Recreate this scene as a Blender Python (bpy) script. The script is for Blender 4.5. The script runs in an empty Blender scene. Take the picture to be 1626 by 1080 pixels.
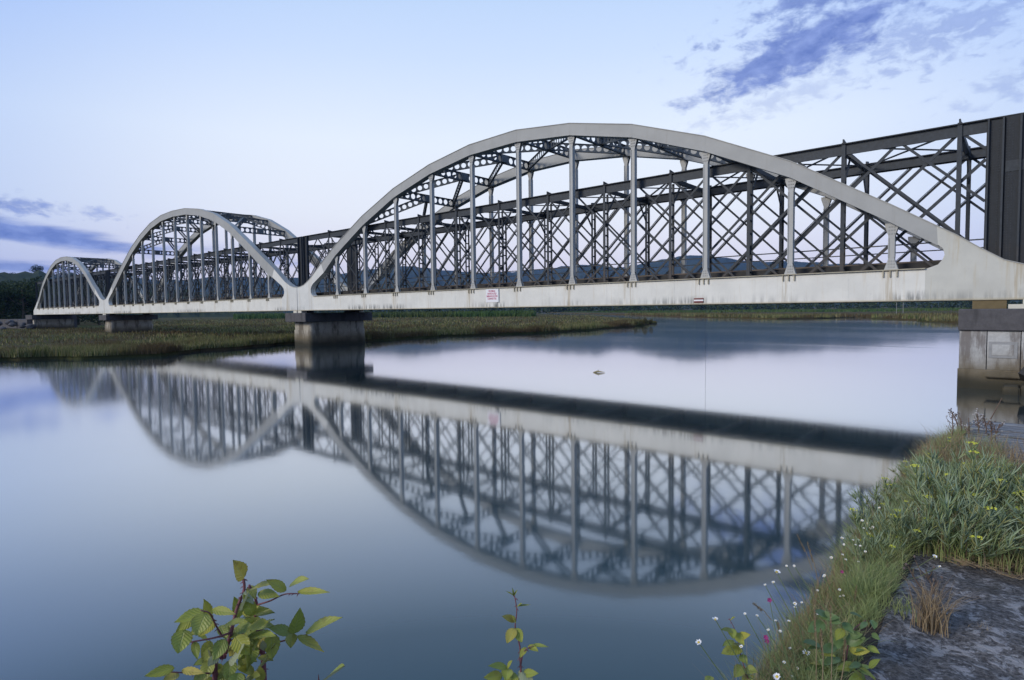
import bpy, bmesh, math, random
import numpy as np
from mathutils import Vector, Matrix, noise as mnoise

random.seed(7)
RNG = np.random.default_rng(11)
S = bpy.context.scene
COL = S.collection

# ------------------------------------------------------------------ camera
F_PX, YAW, PITCH, ROLL, EYE = 941.76, 0.7143, -0.0503, -0.0115, 3.0731
cy, sy_, cp, sp = math.cos(YAW), math.sin(YAW), math.cos(PITCH), math.sin(PITCH)
FWD = Vector((-sy_ * cp, cy * cp, sp))
_r = Vector((cy, sy_, 0))
_u = _r.cross(FWD)
RIGHT = _r * math.cos(ROLL) + _u * math.sin(ROLL)
UP = _u * math.cos(ROLL) - _r * math.sin(ROLL)
EYEP = Vector((0, 0, EYE))
cam = bpy.data.cameras.new("camera")
cam.sensor_width = 36
cam.lens = F_PX / 1626 * 36
cam.clip_start = 0.1
cam.clip_end = 30000
camo = bpy.data.objects.new("camera", cam)
COL.objects.link(camo)
M = Matrix((RIGHT, UP, -FWD)).transposed().to_4x4()
M.translation = EYEP
camo.matrix_world = M
S.camera = camo


def ray(px, py):
    return FWD + RIGHT * ((px - 813) / F_PX) - UP * ((py - 540) / F_PX)


def at_depth(px, py, d):
    return EYEP + ray(px, py) * d


def at_x(px, py, X):
    d = ray(px, py)
    return EYEP + d * (X / d.x)


def at_z(px, py, Z):
    d = ray(px, py)
    return EYEP + d * ((Z - EYE) / d.z)


# ------------------------------------------------------------------ sky, sun, exposure
W = bpy.data.worlds.new("World")
S.world = W
W.use_nodes = True
nt = W.node_tree
nt.nodes.clear()


class NT:
    """small helper to wire shader nodes"""

    def __init__(self, tree):
        self.t = tree

    def n(self, typ, **kw):
        nd = self.t.nodes.new(typ)
        for k, v in kw.items():
            if k.startswith("i_"):
                nd.inputs[k[2:].replace("_", " ")].default_value = v
            else:
                setattr(nd, k, v)
        return nd

    def link(self, a, b):
        self.t.links.new(a, b)

    def math(self, op, a, b=None, c=None, clamp=False):
        nd = self.t.nodes.new("ShaderNodeMath")
        nd.operation = op
        nd.use_clamp = clamp
        for i, v in enumerate((a, b, c)):
            if v is None:
                continue
            if isinstance(v, (int, float)):
                nd.inputs[i].default_value = v
            else:
                self.link(v, nd.inputs[i])
        return nd.outputs[0]

    def mix(self, f, a, b, blend="MIX"):
        nd = self.t.nodes.new("ShaderNodeMix")
        nd.data_type = "RGBA"
        nd.blend_type = blend
        for sock, v in ((nd.inputs[0], f), (nd.inputs[6], a), (nd.inputs[7], b)):
            if isinstance(v, (int, float)):
                sock.default_value = v
            elif isinstance(v, tuple):
                sock.default_value = (*v[:3], 1)
            else:
                self.link(v, sock)
        return nd.outputs[2]

    def ramp(self, fac, stops, interp="LINEAR"):
        nd = self.t.nodes.new("ShaderNodeValToRGB")
        cr = nd.color_ramp
        cr.interpolation = interp
        while len(cr.elements) < len(stops):
            cr.elements.new(0.5)
        for e, (p, c) in zip(cr.elements, stops):
            e.position = p
            e.color = (*c[:3], 1) if isinstance(c, tuple) else (c, c, c, 1)
        self.link(fac, nd.inputs[0])
        return nd.outputs[0]

    def noise(self, vec, scale, detail=4, rough=0.55, dist=0.0):
        nd = self.t.nodes.new("ShaderNodeTexNoise")
        nd.inputs["Scale"].default_value = scale
        nd.inputs["Detail"].default_value = detail
        nd.inputs["Roughness"].default_value = rough
        nd.inputs["Distortion"].default_value = dist
        if vec is not None:
            self.link(vec, nd.inputs["Vector"])
        return nd.outputs["Fac"]

    def mapping(self, vec, scale=(1, 1, 1), loc=(0, 0, 0), rot=(0, 0, 0)):
        nd = self.t.nodes.new("ShaderNodeMapping")
        nd.inputs["Scale"].default_value = scale
        nd.inputs["Location"].default_value = loc
        nd.inputs["Rotation"].default_value = rot
        self.link(vec, nd.inputs["Vector"])
        return nd.outputs[0]

    def smooth(self, v, lo, hi):
        nd = self.t.nodes.new("ShaderNodeMapRange")
        nd.interpolation_type = "SMOOTHSTEP"
        nd.inputs["From Min"].default_value = lo
        nd.inputs["From Max"].default_value = hi
        self.link(v, nd.inputs["Value"])
        return nd.outputs[0]


def lin(r, g, b):
    f = lambda c: (c / 255 / 12.92) if c / 255 <= 0.04045 else ((c / 255 + 0.055) / 1.055) ** 2.4
    return (f(r), f(g), f(b))


SUN_EL, SUN_AZ = math.radians(24), math.radians(202)   # compass-like: 0 = +Y, clockwise; behind the camera
w = NT(nt)
tc = w.n("ShaderNodeTexCoord")
sep = w.n("ShaderNodeSeparateXYZ")
w.link(tc.outputs["Generated"], sep.inputs[0])
DX, DY, DZ = sep.outputs
az = w.math("MULTIPLY", w.math("ARCTAN2", DX, DY), 57.29578)
el = w.math("MULTIPLY", w.math("ARCSINE", DZ), 57.29578)
grad = w.ramp(w.math("DIVIDE", el, 90.0, clamp=True), [
    (0.0, lin(216, 207, 222)), (0.045, lin(222, 216, 229)), (0.10, lin(223, 226, 236)), (0.17, lin(219, 227, 240)),
    (0.25, lin(194, 211, 240)), (0.36, lin(164, 192, 230)), (0.60, lin(158, 184, 208)), (1.0, lin(146, 172, 196))])
glow = w.n("ShaderNodeVectorMath", operation="DOT_PRODUCT")
gd = Vector((math.sin(math.radians(-40)), math.cos(math.radians(-40)), 0.17)).normalized()
glow.inputs[1].default_value = gd
w.link(tc.outputs["Generated"], glow.inputs[0])
gfac = w.smooth(glow.outputs["Value"], 0.66, 0.97)
tint = w.mix(gfac, (0.61, 0.72, 0.92), (1.03, 1.03, 1.01))
grad = w.mix(1.0, grad, tint, "MULTIPLY")
sky = w.n("ShaderNodeTexSky", sky_type="NISHITA", sun_disc=False, sun_elevation=SUN_EL, sun_rotation=SUN_AZ)
nish = w.mix(1.0, sky.outputs[0], (0.10, 0.10, 0.10), "MULTIPLY")
base = w.mix(0.12, grad, nish)
# clouds: dusk-blue streaks, laid out in azimuth / elevation
cv = w.n("ShaderNodeCombineXYZ")
w.link(az, cv.inputs[0])
w.link(w.math("MULTIPLY", el, 1.9), cv.inputs[1])
n_big = w.noise(cv.outputs[0], 0.28, 6, 0.62, 0.6)
n_fine = w.noise(w.mapping(cv.outputs[0], loc=(31, 7, 0)), 0.62, 6, 0.6, 0.3)
n_mid = w.noise(w.mapping(cv.outputs[0], (1, 1, 1), (11.3, 4.2, 0), (0, 0, -0.3)), 0.42, 7, 0.62, 0.25)
n_long = w.noise(w.mapping(cv.outputs[0], (0.35, 1.1, 1), (3, 50, 0)), 0.5, 6, 0.6, 0.3)


def cloud(a0, e0, rot, la, lb, nz, amp, soft=0.28, gain=1.0):
    c, s = math.cos(math.radians(rot)), math.sin(math.radians(rot))
    da, de = w.math("SUBTRACT", az, a0), w.math("SUBTRACT", el, e0)
    u = w.math("ADD", w.math("MULTIPLY", da, c / la), w.math("MULTIPLY", de, s / la))
    v = w.math("ADD", w.math("MULTIPLY", da, -s / lb), w.math("MULTIPLY", de, c / lb))
    r = w.math("SQRT", w.math("ADD", w.math("MULTIPLY", u, u), w.math("MULTIPLY", v, v)))
    d = w.math("ADD", w.math("SUBTRACT", 1.0, r), w.math("MULTIPLY", w.math("SUBTRACT", nz, 0.5), amp))
    return w.math("MULTIPLY", w.smooth(d, 0.0, soft * 2), gain)


cl = [cloud(-15.0, 20.8, 16, 11.5, 2.5, n_mid, 1.9, 0.32, 1.0),
      cloud(-8, 25.6, 14, 16, 3.2, n_mid, 3.4, 0.45, 0.9),
      cloud(-5.0, 20.2, 8, 9, 2.6, n_fine, 4.4, 0.5, 0.55),
      cloud(-17, 17.2, 10, 10, 1.2, n_fine, 4.4, 0.6, 0.33),
      cloud(0.5, 16.2, 12, 6, 1.6, n_fine, 4.4, 0.6, 0.45),
      cloud(-80.0, 6.2, -7.5, 12, 1.1, n_long, 1.2, 0.32, 1.0),
      cloud(-82, 8.2, -4, 8, 0.85, n_fine, 3.4, 0.5, 0.85),
      cloud(-81, 3.6, -3.5, 12, 0.75, n_long, 1.4, 0.45, 0.85),
      cloud(-65, 5.0, -5, 9, 0.9, n_long, 2.4, 0.6, 0.7)]
m = cl[0]
for c_ in cl[1:]:
    m = w.math("MAXIMUM", m, c_)
far_cl = w.math("MULTIPLY", w.smooth(n_big, 0.56, 0.72), w.math("MULTIPLY", w.smooth(el, 26, 38), 0.55))
m = w.math("MAXIMUM", m, far_cl)
ccol = w.ramp(n_fine, [(0.3, lin(80, 104, 172)), (0.7, lin(122, 142, 200))])
skycol = w.mix(w.math("MULTIPLY", m, 0.92), base, ccol)
bg = w.n("ShaderNodeBackground")
bg.inputs["Strength"].default_value = 1.0
w.link(skycol, bg.inputs["Color"])
outw = w.n("ShaderNodeOutputWorld")
w.link(bg.outputs[0], outw.inputs["Surface"])

sun = bpy.data.lights.new("sun", "SUN")
sun.energy = 1.75
sun.angle = math.radians(18)
sun.color = (1.0, 0.93, 0.82)
suno = bpy.data.objects.new("sun", sun)
COL.objects.link(suno)
sd = Vector((math.sin(SUN_AZ) * math.cos(SUN_EL), math.cos(SUN_AZ) * math.cos(SUN_EL), math.sin(SUN_EL)))
suno.rotation_euler = sd.to_track_quat("Z", "Y").to_euler()
suno.location = sd * 50

S.view_settings.view_transform = "Standard"
S.view_settings.look = "None"
S.view_settings.exposure = 0.38
S.view_settings.gamma = 1
S.render.engine = "CYCLES"
S.cycles.use_denoising = True
S.cycles.max_bounces = 6
S.cycles.diffuse_bounces = 3
S.cycles.glossy_bounces = 3
S.cycles.volume_bounces = 0
S.cycles.transparent_max_bounces = 4
S.cycles.caustics_reflective = False
S.cycles.caustics_refractive = False


# ------------------------------------------------------------------ materials
def material(name, rough=0.7, spec=0.3):
    mt = bpy.data.materials.new(name)
    mt.use_nodes = True
    t = mt.node_tree
    b = t.nodes["Principled BSDF"]
    b.inputs["Roughness"].default_value = rough
    b.inputs["Specular IOR Level"].default_value = spec
    return mt, NT(t), b


def pos(h):
    return h.n("ShaderNodeNewGeometry").outputs["Position"]


def bump(h, b, height, strength=0.3, dist=0.02):
    nd = h.n("ShaderNodeBump")
    nd.inputs["Strength"].default_value = strength
    nd.inputs["Distance"].default_value = dist
    h.link(height, nd.inputs["Height"])
    h.link(nd.outputs[0], b.inputs["Normal"])


def mat_paint(name, col, stain, grime=0.0, streak=0.5):
    mt, h, b = material(name, 0.55, 0.3)
    p = pos(h)
    n1 = h.noise(p, 0.9, 5, 0.6)
    n2 = h.noise(h.mapping(p, (5.0, 5.0, 0.30)), 1.0, 6, 0.65)
    n3 = h.noise(p, 14, 4, 0.6)
    c = h.mix(h.smooth(n1, 0.3, 0.7), tuple(x * 0.93 for x in col), tuple(min(1, x * 1.05) for x in col))
    c = h.mix(h.math("MULTIPLY", h.smooth(n2, 0.53, 0.76), streak), c, stain)
    c = h.mix(h.math("MULTIPLY", h.smooth(n3, 0.56, 0.8), 0.22), c, (0.30, 0.30, 0.30))
    if grime:
        sx = h.n("ShaderNodeSeparateXYZ")
        h.link(p, sx.inputs[0])
        low = h.math("SUBTRACT", 1.0, h.smooth(sx.outputs[2], 3.32, 3.78))
        spl = h.noise(h.mapping(p, (2.6, 2.6, 0.25), (4, 0, 0)), 1.3, 6, 0.68)
        patch = h.smooth(h.math("ADD", h.noise(h.mapping(p, (0.16, 0.16, 0.05)), 1.0, 2), h.math("MULTIPLY", h.smooth(sx.outputs[0], -16, -6), 0.2)), 0.46, 0.62)
        c = h.mix(h.math("MULTIPLY", h.math("MULTIPLY", low, h.smooth(spl, 0.42, 0.60)), h.math("MULTIPLY", patch, grime)),
                  c, (0.10, 0.105, 0.105))
        # rust and dirt runs below the hanger feet
        m_ = h.math("ABSOLUTE", h.math("SUBTRACT", h.math("FRACT", h.math("ADD", h.math("DIVIDE", h.math("ADD", sx.outputs[0], 4.22), 4.02), 0.5)), 0.5))
        runs = h.math("MULTIPLY", h.math("SUBTRACT", 1.0, h.smooth(m_, 0.02, 0.11)), h.smooth(h.noise(h.mapping(p, (9, 9, 0.35), (1, 3, 0)), 1.0, 5, 0.65), 0.45, 0.62))
        c = h.mix(h.math("MULTIPLY", runs, 0.6), c, (0.40, 0.32, 0.20))
        edge = h.math("SUBTRACT", 1.0, h.smooth(sx.outputs[2], 3.29, 3.36))
        c = h.mix(h.math("MULTIPLY", edge, 0.45), c, (0.42, 0.36, 0.24))
    h.link(c, b.inputs["Base Color"])
    bump(h, b, n3, 0.05, 0.01)
    return mt


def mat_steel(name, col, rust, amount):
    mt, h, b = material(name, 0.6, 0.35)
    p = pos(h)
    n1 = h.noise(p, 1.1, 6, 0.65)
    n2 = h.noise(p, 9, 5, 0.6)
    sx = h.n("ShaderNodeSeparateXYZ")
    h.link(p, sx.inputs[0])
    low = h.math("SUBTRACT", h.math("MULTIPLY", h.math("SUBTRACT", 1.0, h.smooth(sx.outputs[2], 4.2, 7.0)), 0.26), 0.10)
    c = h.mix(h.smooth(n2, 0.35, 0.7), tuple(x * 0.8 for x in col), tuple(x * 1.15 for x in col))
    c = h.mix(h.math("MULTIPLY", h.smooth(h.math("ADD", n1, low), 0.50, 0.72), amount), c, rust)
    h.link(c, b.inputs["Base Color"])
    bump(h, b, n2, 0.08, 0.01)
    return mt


def mat_concrete(name, col, dark, wet=1.0, seed=0):
    mt, h, b = material(name, 0.85, 0.2)
    p = pos(h)
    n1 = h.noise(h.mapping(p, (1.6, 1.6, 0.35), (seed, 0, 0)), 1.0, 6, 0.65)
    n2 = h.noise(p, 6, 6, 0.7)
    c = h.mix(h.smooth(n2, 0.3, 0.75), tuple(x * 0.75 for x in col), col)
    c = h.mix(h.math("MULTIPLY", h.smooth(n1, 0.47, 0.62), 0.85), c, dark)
    sx = h.n("ShaderNodeSeparateXYZ")
    h.link(p, sx.inputs[0])
    zz = h.math("ADD", sx.outputs[2], h.math("MULTIPLY", h.noise(p, 1.2, 4), 0.7))
    low = h.math("SUBTRACT", 1.0, h.smooth(zz, 0.95, 1.85))
    c = h.mix(h.math("MULTIPLY", low, 0.85 * wet), c, (0.15, 0.12, 0.075))
    lower = h.math("SUBTRACT", 1.0, h.smooth(zz, 0.45, 1.25))
    c = h.mix(h.math("MULTIPLY", lower, 0.9 * wet), c, (0.030, 0.030, 0.022))
    h.link(c, b.inputs["Base Color"])
    bump(h, b, n2, 0.35, 0.03)
    return mt


def mat_plain(name, col, var=0.25, scale=5, rough=0.75, spec=0.25, bmp=0.1):
    mt, h, b = material(name, rough, spec)
    p = pos(h)
    n = h.noise(p, scale, 5, 0.6)
    c = h.mix(n, tuple(x * (1 - var) for x in col), tuple(min(1, x * (1 + var)) for x in col))
    h.link(c, b.inputs["Base Color"])
    if bmp:
        bump(h, b, n, bmp, 0.02)
    return mt


def mat_leafy(name, cols, rough=0.6, spec=0.25, pscale=0.0, patch=None, trans=0.25):
    """cols: a list of colours, spread at random over the separate blades/leaves"""
    mt, h, b = material(name, rough, spec)
    g = h.n("ShaderNodeNewGeometry")
    k = len(cols)
    c = h.ramp(g.outputs["Random Per Island"], [((i + 0.0) / k, cc) for i, cc in enumerate(cols)])
    if patch:
        n = h.noise(g.outputs["Position"], pscale, 4, 0.6)
        c = h.mix(h.smooth(n, 0.45, 0.58), c, patch)
    h.link(c, b.inputs["Base Color"])
    if trans:
        tr = h.n("ShaderNodeBsdfTranslucent")
        h.link(c, tr.inputs[0])
        ms = h.n("ShaderNodeMixShader")
        ms.inputs[0].default_value = trans
        h.link(b.outputs[0], ms.inputs[1])
        h.link(tr.outputs[0], ms.inputs[2])
        h.link(ms.outputs[0], h.t.nodes["Material Output"].inputs["Surface"])
    return mt


MAT = {}
MAT["girder"] = mat_paint("girder_paint", (0.72, 0.705, 0.65), (0.54, 0.44, 0.28), 0.95, 0.5)
MAT["gusset"] = mat_paint("gusset_paint", (0.55, 0.54, 0.485), (0.46, 0.37, 0.21), 0.4, 0.65)  # mid step towards the arch tone, that darkening put into the colour
MAT["gusset_pale"] = mat_paint("pale_gusset_paint", (0.67, 0.665, 0.63), (0.54, 0.46, 0.31), 0.4, 0.45)
MAT["arch"] = mat_paint("arch_darkened_paint", (0.37, 0.37, 0.355), (0.30, 0.28, 0.24), 0.0, 0.45)  # same paint as the girder, its darkening against bright sky put into the colour
MAT["hanger"] = mat_paint("hanger_darkened_paint", (0.42, 0.42, 0.405), (0.42, 0.36, 0.24), 0.0, 0.5)  # hangers get the darkening against the sky in their colour too
MAT["brace"] = mat_steel("brace_paint", (0.105, 0.118, 0.13), (0.17, 0.13, 0.10), 0.4)
MAT["flange"] = mat_plain("flange_edge_paint", (0.40, 0.36, 0.27), 0.3, 4)
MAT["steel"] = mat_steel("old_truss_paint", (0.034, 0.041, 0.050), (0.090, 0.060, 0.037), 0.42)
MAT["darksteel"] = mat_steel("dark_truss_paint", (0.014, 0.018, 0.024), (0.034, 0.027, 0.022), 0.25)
MAT["deck"] = mat_plain("deck_timber", (0.04, 0.038, 0.036), 0.3, 3)
MAT["rail"] = mat_plain("rail_steel", (0.10, 0.07, 0.05), 0.3, 6, 0.5, 0.5)
MAT["pier"] = mat_concrete("pier_concrete", (0.46, 0.42, 0.35), (0.13, 0.11, 0.085))  # real stain, deepened so the colour also carries the deck's shade
MAT["cap"] = mat_concrete("pier_cap_concrete", (0.115, 0.11, 0.115), (0.06, 0.058, 0.06), 0.0, 9)
MAT["panel"] = mat_concrete("abutment_render", (0.52, 0.52, 0.51), (0.16, 0.14, 0.13), 1.0, 3)
MAT["patch"] = mat_plain("worn_patch", (0.30, 0.30, 0.30), 0.3, 7)
MAT["bearing"] = mat_plain("bearing_paint", (0.15, 0.115, 0.06), 0.3, 5)
MAT["bearing_pale"] = mat_plain("bearing_pale", (0.60, 0.57, 0.48), 0.2, 5)
MAT["white"] = mat_plain("sign_white", (0.80, 0.79, 0.80), 0.04, 3, 0.4)
MAT["pink"] = mat_plain("sign_faded_red", (0.52, 0.13, 0.22), 0.1, 5, 0.5)
MAT["red"] = mat_plain("board_red", (0.16, 0.035, 0.03), 0.15, 6, 0.5)


# ------------------------------------------------------------------ mesh helpers
class MB:
    def __init__(self):
        self.v, self.f = [], []

    def add(self, vs, fs):
        o = len(self.v)
        self.v += [tuple(x) for x in vs]
        self.f += [tuple(i + o for i in f) for f in fs]
        return self

    def box(self, x0, x1, y0, y1, z0, z1):
        return self.add([(x0, y0, z0), (x1, y0, z0), (x1, y1, z0), (x0, y1, z0), (x0, y0, z1), (x1, y0, z1), (x1, y1, z1), (x0, y1, z1)],
                        [(3, 2, 1, 0), (4, 5, 6, 7), (0, 1, 5, 4), (1, 2, 6, 5), (2, 3, 7, 6), (3, 0, 4, 7)])

    def beam(self, p0, p1, wd, ht, up=(0, 0, 1)):
        p0, p1 = Vector(p0), Vector(p1)
        t = (p1 - p0).normalized()
        s = t.cross(Vector(up))
        if s.length < 1e-5:
            s = t.cross(Vector((1, 0, 0)))
        s.normalize()
        n = s.cross(t)
        s, n = s * wd / 2, n * ht / 2
        vs = [p + a * s + b * n for p in (p0, p1) for a, b in ((-1, -1), (1, -1), (1, 1), (-1, 1))]
        return self.add(vs, [(3, 2, 1, 0), (4, 5, 6, 7), (0, 1, 5, 4), (1, 2, 6, 5), (2, 3, 7, 6), (3, 0, 4, 7)])

    def prism(self, poly, y0, y1):
        """polygon in XZ (counter-clockwise seen from -Y) extruded along Y"""
        n = len(poly)
        a = sum(poly[i][0] * poly[(i + 1) % n][1] - poly[(i + 1) % n][0] * poly[i][1] for i in range(n))
        if a < 0:
            poly = poly[::-1]
        vs = [(x, y0, z) for x, z in poly] + [(x, y1, z) for x, z in poly]
        fs = [tuple(range(n)), tuple(range(2 * n - 1, n - 1, -1))]
        fs += [((i + 1) % n, i, i + n, (i + 1) % n + n) for i in range(n)]
        return self.add(vs, fs)

    def tube(self, pts, rad, n=6, cap=True):
        pts = [Vector(p) for p in pts]
        if not isinstance(rad, (list, tuple)):
            rad = [rad] * len(pts)
        o = len(self.v)
        for i, p in enumerate(pts):
            t = (pts[min(i + 1, len(pts) - 1)] - pts[max(i - 1, 0)]).normalized()
            s = t.cross(Vector((0.13, 0.31, 0.94)))
            if s.length < 1e-3:
                s = t.cross(Vector((1, 0, 0)))
            s.normalize()
            b = s.cross(t)
            for k in range(n):
                a = 2 * math.pi * k / n
                self.v.append(tuple(p + (s * math.cos(a) + b * math.sin(a)) * rad[i]))
        for i in range(len(pts) - 1):
            for k in range(n):
                a, b2 = o + i * n + k, o + i * n + (k + 1) % n
                self.f.append((a, b2, b2 + n, a + n))
        if cap:
            self.f.append(tuple(o + k for k in range(n))[::-1])
            self.f.append(tuple(o + (len(pts) - 1) * n + k for k in range(n)))
        return self

    def mesh(self, name, mat, base=(0, 0, 0), smooth=False):
        me = bpy.data.meshes.new(name)
        bx, by, bz = base
        me.from_pydata([(x - bx, y - by, z - bz) for x, y, z in self.v], [], self.f)
        me.materials.append(mat)
        if smooth:
            me.polygons.foreach_set("use_smooth", [True] * len(me.polygons))
        me.update()
        return me

    def build(self, name, mat, parent=None, smooth=False):
        base = rootloc(parent)
        return link(name, self.mesh(name, mat, base, smooth), parent)


def rootloc(p):
    if p is None:
        return (0, 0, 0)
    while p.parent:
        p = p.parent
    return tuple(p.location)


def link(name, me, parent=None):
    o = bpy.data.objects.new(name, me)
    COL.objects.link(o)
    if parent:
        o.parent = parent
    return o


def tag(o, label=None, cat=None, group=None, kind=None):
    if label:
        o["label"] = label
    if cat:
        o["category"] = cat
    if group:
        o["group"] = group
    if kind:
        o["kind"] = kind
    return o


def thing(name, label, cat, loc=(0, 0, 0), group=None):
    o = bpy.data.objects.new(name, None)
    o.empty_display_size = 0.2
    COL.objects.link(o)
    o.location = loc
    return tag(o, label, cat, group)


def np_mesh(name, mat, verts, faces_flat, nper, smooth=False):
    """fast mesh: all faces have nper corners"""
    me = bpy.data.meshes.new(name)
    nv, nf = len(verts), len(faces_flat) // nper
    me.vertices.add(nv)
    me.vertices.foreach_set("co", np.asarray(verts, dtype=np.float32).ravel())
    me.loops.add(nf * nper)
    me.loops.foreach_set("vertex_index", np.asarray(faces_flat, dtype=np.int32))
    me.polygons.add(nf)
    me.polygons.foreach_set("loop_start", np.arange(0, nf * nper, nper, dtype=np.int32))
    if smooth:
        me.polygons.foreach_set("use_smooth", np.ones(nf, dtype=bool))
    me.materials.append(mat)
    me.update()
    me.validate()
    return me


# ------------------------------------------------------------------ water and land
mt, h, b = material("river_water")
h.t.nodes.remove(b)
p = pos(h)
lw = h.n("ShaderNodeLayerWeight")
lw.inputs["Blend"].default_value = 0.5
bm_ = h.n("ShaderNodeBump")
bm_.inputs["Strength"].default_value = 0.018
bm_.inputs["Distance"].default_value = 0.03
wv = h.math("ADD", h.noise(h.mapping(p, (1.0, 1.4, 1)), 2.2, 3, 0.5), h.math("MULTIPLY", h.noise(p, 0.25, 2), 2.0))
streak = h.smooth(h.noise(h.mapping(p, (0.012, 0.11, 1), (5, 2, 0), (0, 0, 0.12)), 1.0, 5, 0.6), 0.55, 0.68)
sxw = h.n("ShaderNodeSeparateXYZ")
h.link(p, sxw.inputs[0])
streak = h.math("MULTIPLY", streak, h.smooth(sxw.outputs[1], 36, 60))       # breeze only on the open reach beyond the bridge
wv = h.math("MULTIPLY", wv, h.math("ADD", 0.8, h.math("MULTIPLY", streak, 7.0)))
h.link(wv, bm_.inputs["Height"])
gl = h.n("ShaderNodeBsdfGlossy")
gl.inputs["Color"].default_value = (0.97, 0.975, 0.98, 1)
rr = h.math("ADD", 0.058, h.math("MULTIPLY", h.smooth(h.noise(h.mapping(p, (0.02, 0.05, 1)), 1, 3), 0.4, 0.7), 0.03))
h.link(rr, gl.inputs["Roughness"])
h.link(bm_.outputs[0], gl.inputs["Normal"])
df = h.n("ShaderNodeBsdfDiffuse")
df.inputs["Color"].default_value = (0.029, 0.062, 0.076, 1)
refl = h.ramp(lw.outputs["Facing"], [(0.0, 0.02), (0.40, 0.045), (0.52, 0.12), (0.66, 0.39), (0.79, 0.70), (0.895, 0.86), (1.0, 0.97)])
ms = h.n("ShaderNodeMixShader")
h.link(refl, ms.inputs[0])
h.link(df.outputs[0], ms.inputs[1])
h.link(gl.outputs[0], ms.inputs[2])
h.link(ms.outputs[0], h.t.nodes["Material Output"].inputs["Surface"])
MAT["water"] = mt
B = 5200
wat = MB().add([(-B, -B, 0), (B, -B, 0), (B, B, 0), (-B, B, 0)], [(0, 1, 2, 3)]).build("river_water", MAT["water"])
tag(wat, "still dusk river mirroring the bridge", kind="structure")


def mat_ground(name, c1, c2, c3, s1=0.06, s2=0.5):
    mt, h, b = material(name, 0.95, 0.05)
    p = pos(h)
    n1, n2, n3 = h.noise(h.mapping(p, (1, 1, 1)), s1, 5, 0.6), h.noise(p, s2, 5, 0.65), h.noise(p, 9, 3)
    c = h.mix(h.smooth(n1, 0.40, 0.6), c1, c2)
    c = h.mix(h.math("MULTIPLY", h.smooth(n2, 0.45, 0.65), 0.7), c, c3)
    h.link(c, b.inputs["Base Color"])
    bump(h, b, n3, 0.6, 0.1)
    return mt


MAT["marsh"] = mat_ground("marsh_turf", (0.065, 0.072, 0.028), (0.085, 0.062, 0.036), (0.045, 0.05, 0.022))
MAT["field"] = mat_ground("far_field_turf", (0.08, 0.07, 0.035), (0.09, 0.062, 0.035), (0.06, 0.07, 0.03), 0.01, 0.05)


def land(name, poly, z, mat, label):
    n = len(poly)
    vs = [(x, y, z) for x, y in poly] + [(x, y, -0.6) for x, y in poly]
    ar = sum(poly[i][0] * poly[(i + 1) % n][1] - poly[(i + 1) % n][0] * poly[i][1] for i in range(n))
    top = tuple(range(n)) if ar > 0 else tuple(range(n - 1, -1, -1))
    fs = [top] + [((i + 1) % n, i, i + n, (i + 1) % n + n) for i in range(n)]
    o = MB().add(vs, fs).build(name, mat)
    return tag(o, label, kind="structure")


def wiggle(pts, amp, step):
    """subdivide a shoreline and roughen it"""
    out = []
    for a, b in zip(pts[:-1], pts[1:]):
        L = math.dist(a, b)
        k = max(1, int(L / step))
        for i in range(k):
            t = i / k
            x, y = a[0] + (b[0] - a[0]) * t, a[1] + (b[1] - a[1]) * t
            j = amp * (mnoise.noise(Vector((x * 0.35, y * 0.35, 1.7))))
            nx, ny = -(b[1] - a[1]) / L, (b[0] - a[0]) / L
            out.append((x + nx * j, y + ny * j))
    out.append(pts[-1])
    return out


shore_main = wiggle([(-60, -60), (-56, -8), (-54, 7.8), (-50.8, 10.6), (-48.8, 13.9), (-48.1, 15.7), (-49.6, 18.4), (-52.4, 24.0),
                     (-54.6, 28.2), (-54.2, 31), (-52.9, 34), (-52.2, 38.3), (-52.5, 47.7), (-49.4, 55), (-48.2, 66.8), (-51.2, 89.9),
                     (-57.5, 112)], 1.6, 1.2)
marsh_poly = shore_main + [(-63, 119), (-82, 148), (-129, 198), (-190, 258), (-300, 380), (-700, 700), (-2500, 1400), (-5200, 600), (-5200, -5200), (-60, -5200)]
land("marsh_ground", marsh_poly, 0.28, MAT["marsh"], "low marshy bank reaching under the bridge")
shore_far = wiggle([(-700, 850), (-265, 376), (-117, 224), (-72, 178), (-48, 159), (-39.6, 168), (-36.7, 190), (-20.4, 153), (-8.7, 123), (5, 108), (60, 95)], 4, 5)
land("far_bank_ground", shore_far + [(400, 60), (5200, -400), (5200, 5200), (-5200, 5200), (-5200, 1900)], 0.30, MAT["field"], "flat far bank of brown marsh beyond the river")

# hills: real ridges 3 to 4 km away
HILL = [(-100, 2.6), (-90, 3.0), (-81.5, 3.0), (-77.5, 2.9), (-71.6, 2.8), (-69.4, 2.74), (-67.9, 3.08), (-64.5, 3.0), (-60.3, 3.16), (-57, 3.47), (-54.7, 3.83),
        (-50.6, 4.19), (-47.7, 3.83), (-43.5, 3.45), (-38, 3.74), (-33.8, 4.21), (-30.2, 3.77), (-26.2, 4.6), (-23.3, 4.66), (-21.3, 4.41),
        (-18.6, 3.97), (-13.6, 3.65), (-9, 3.17), (-4.9, 2.67), (0, 2.0), (8, 1.7), (20, 2.0), (35, 2.5)]


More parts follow.
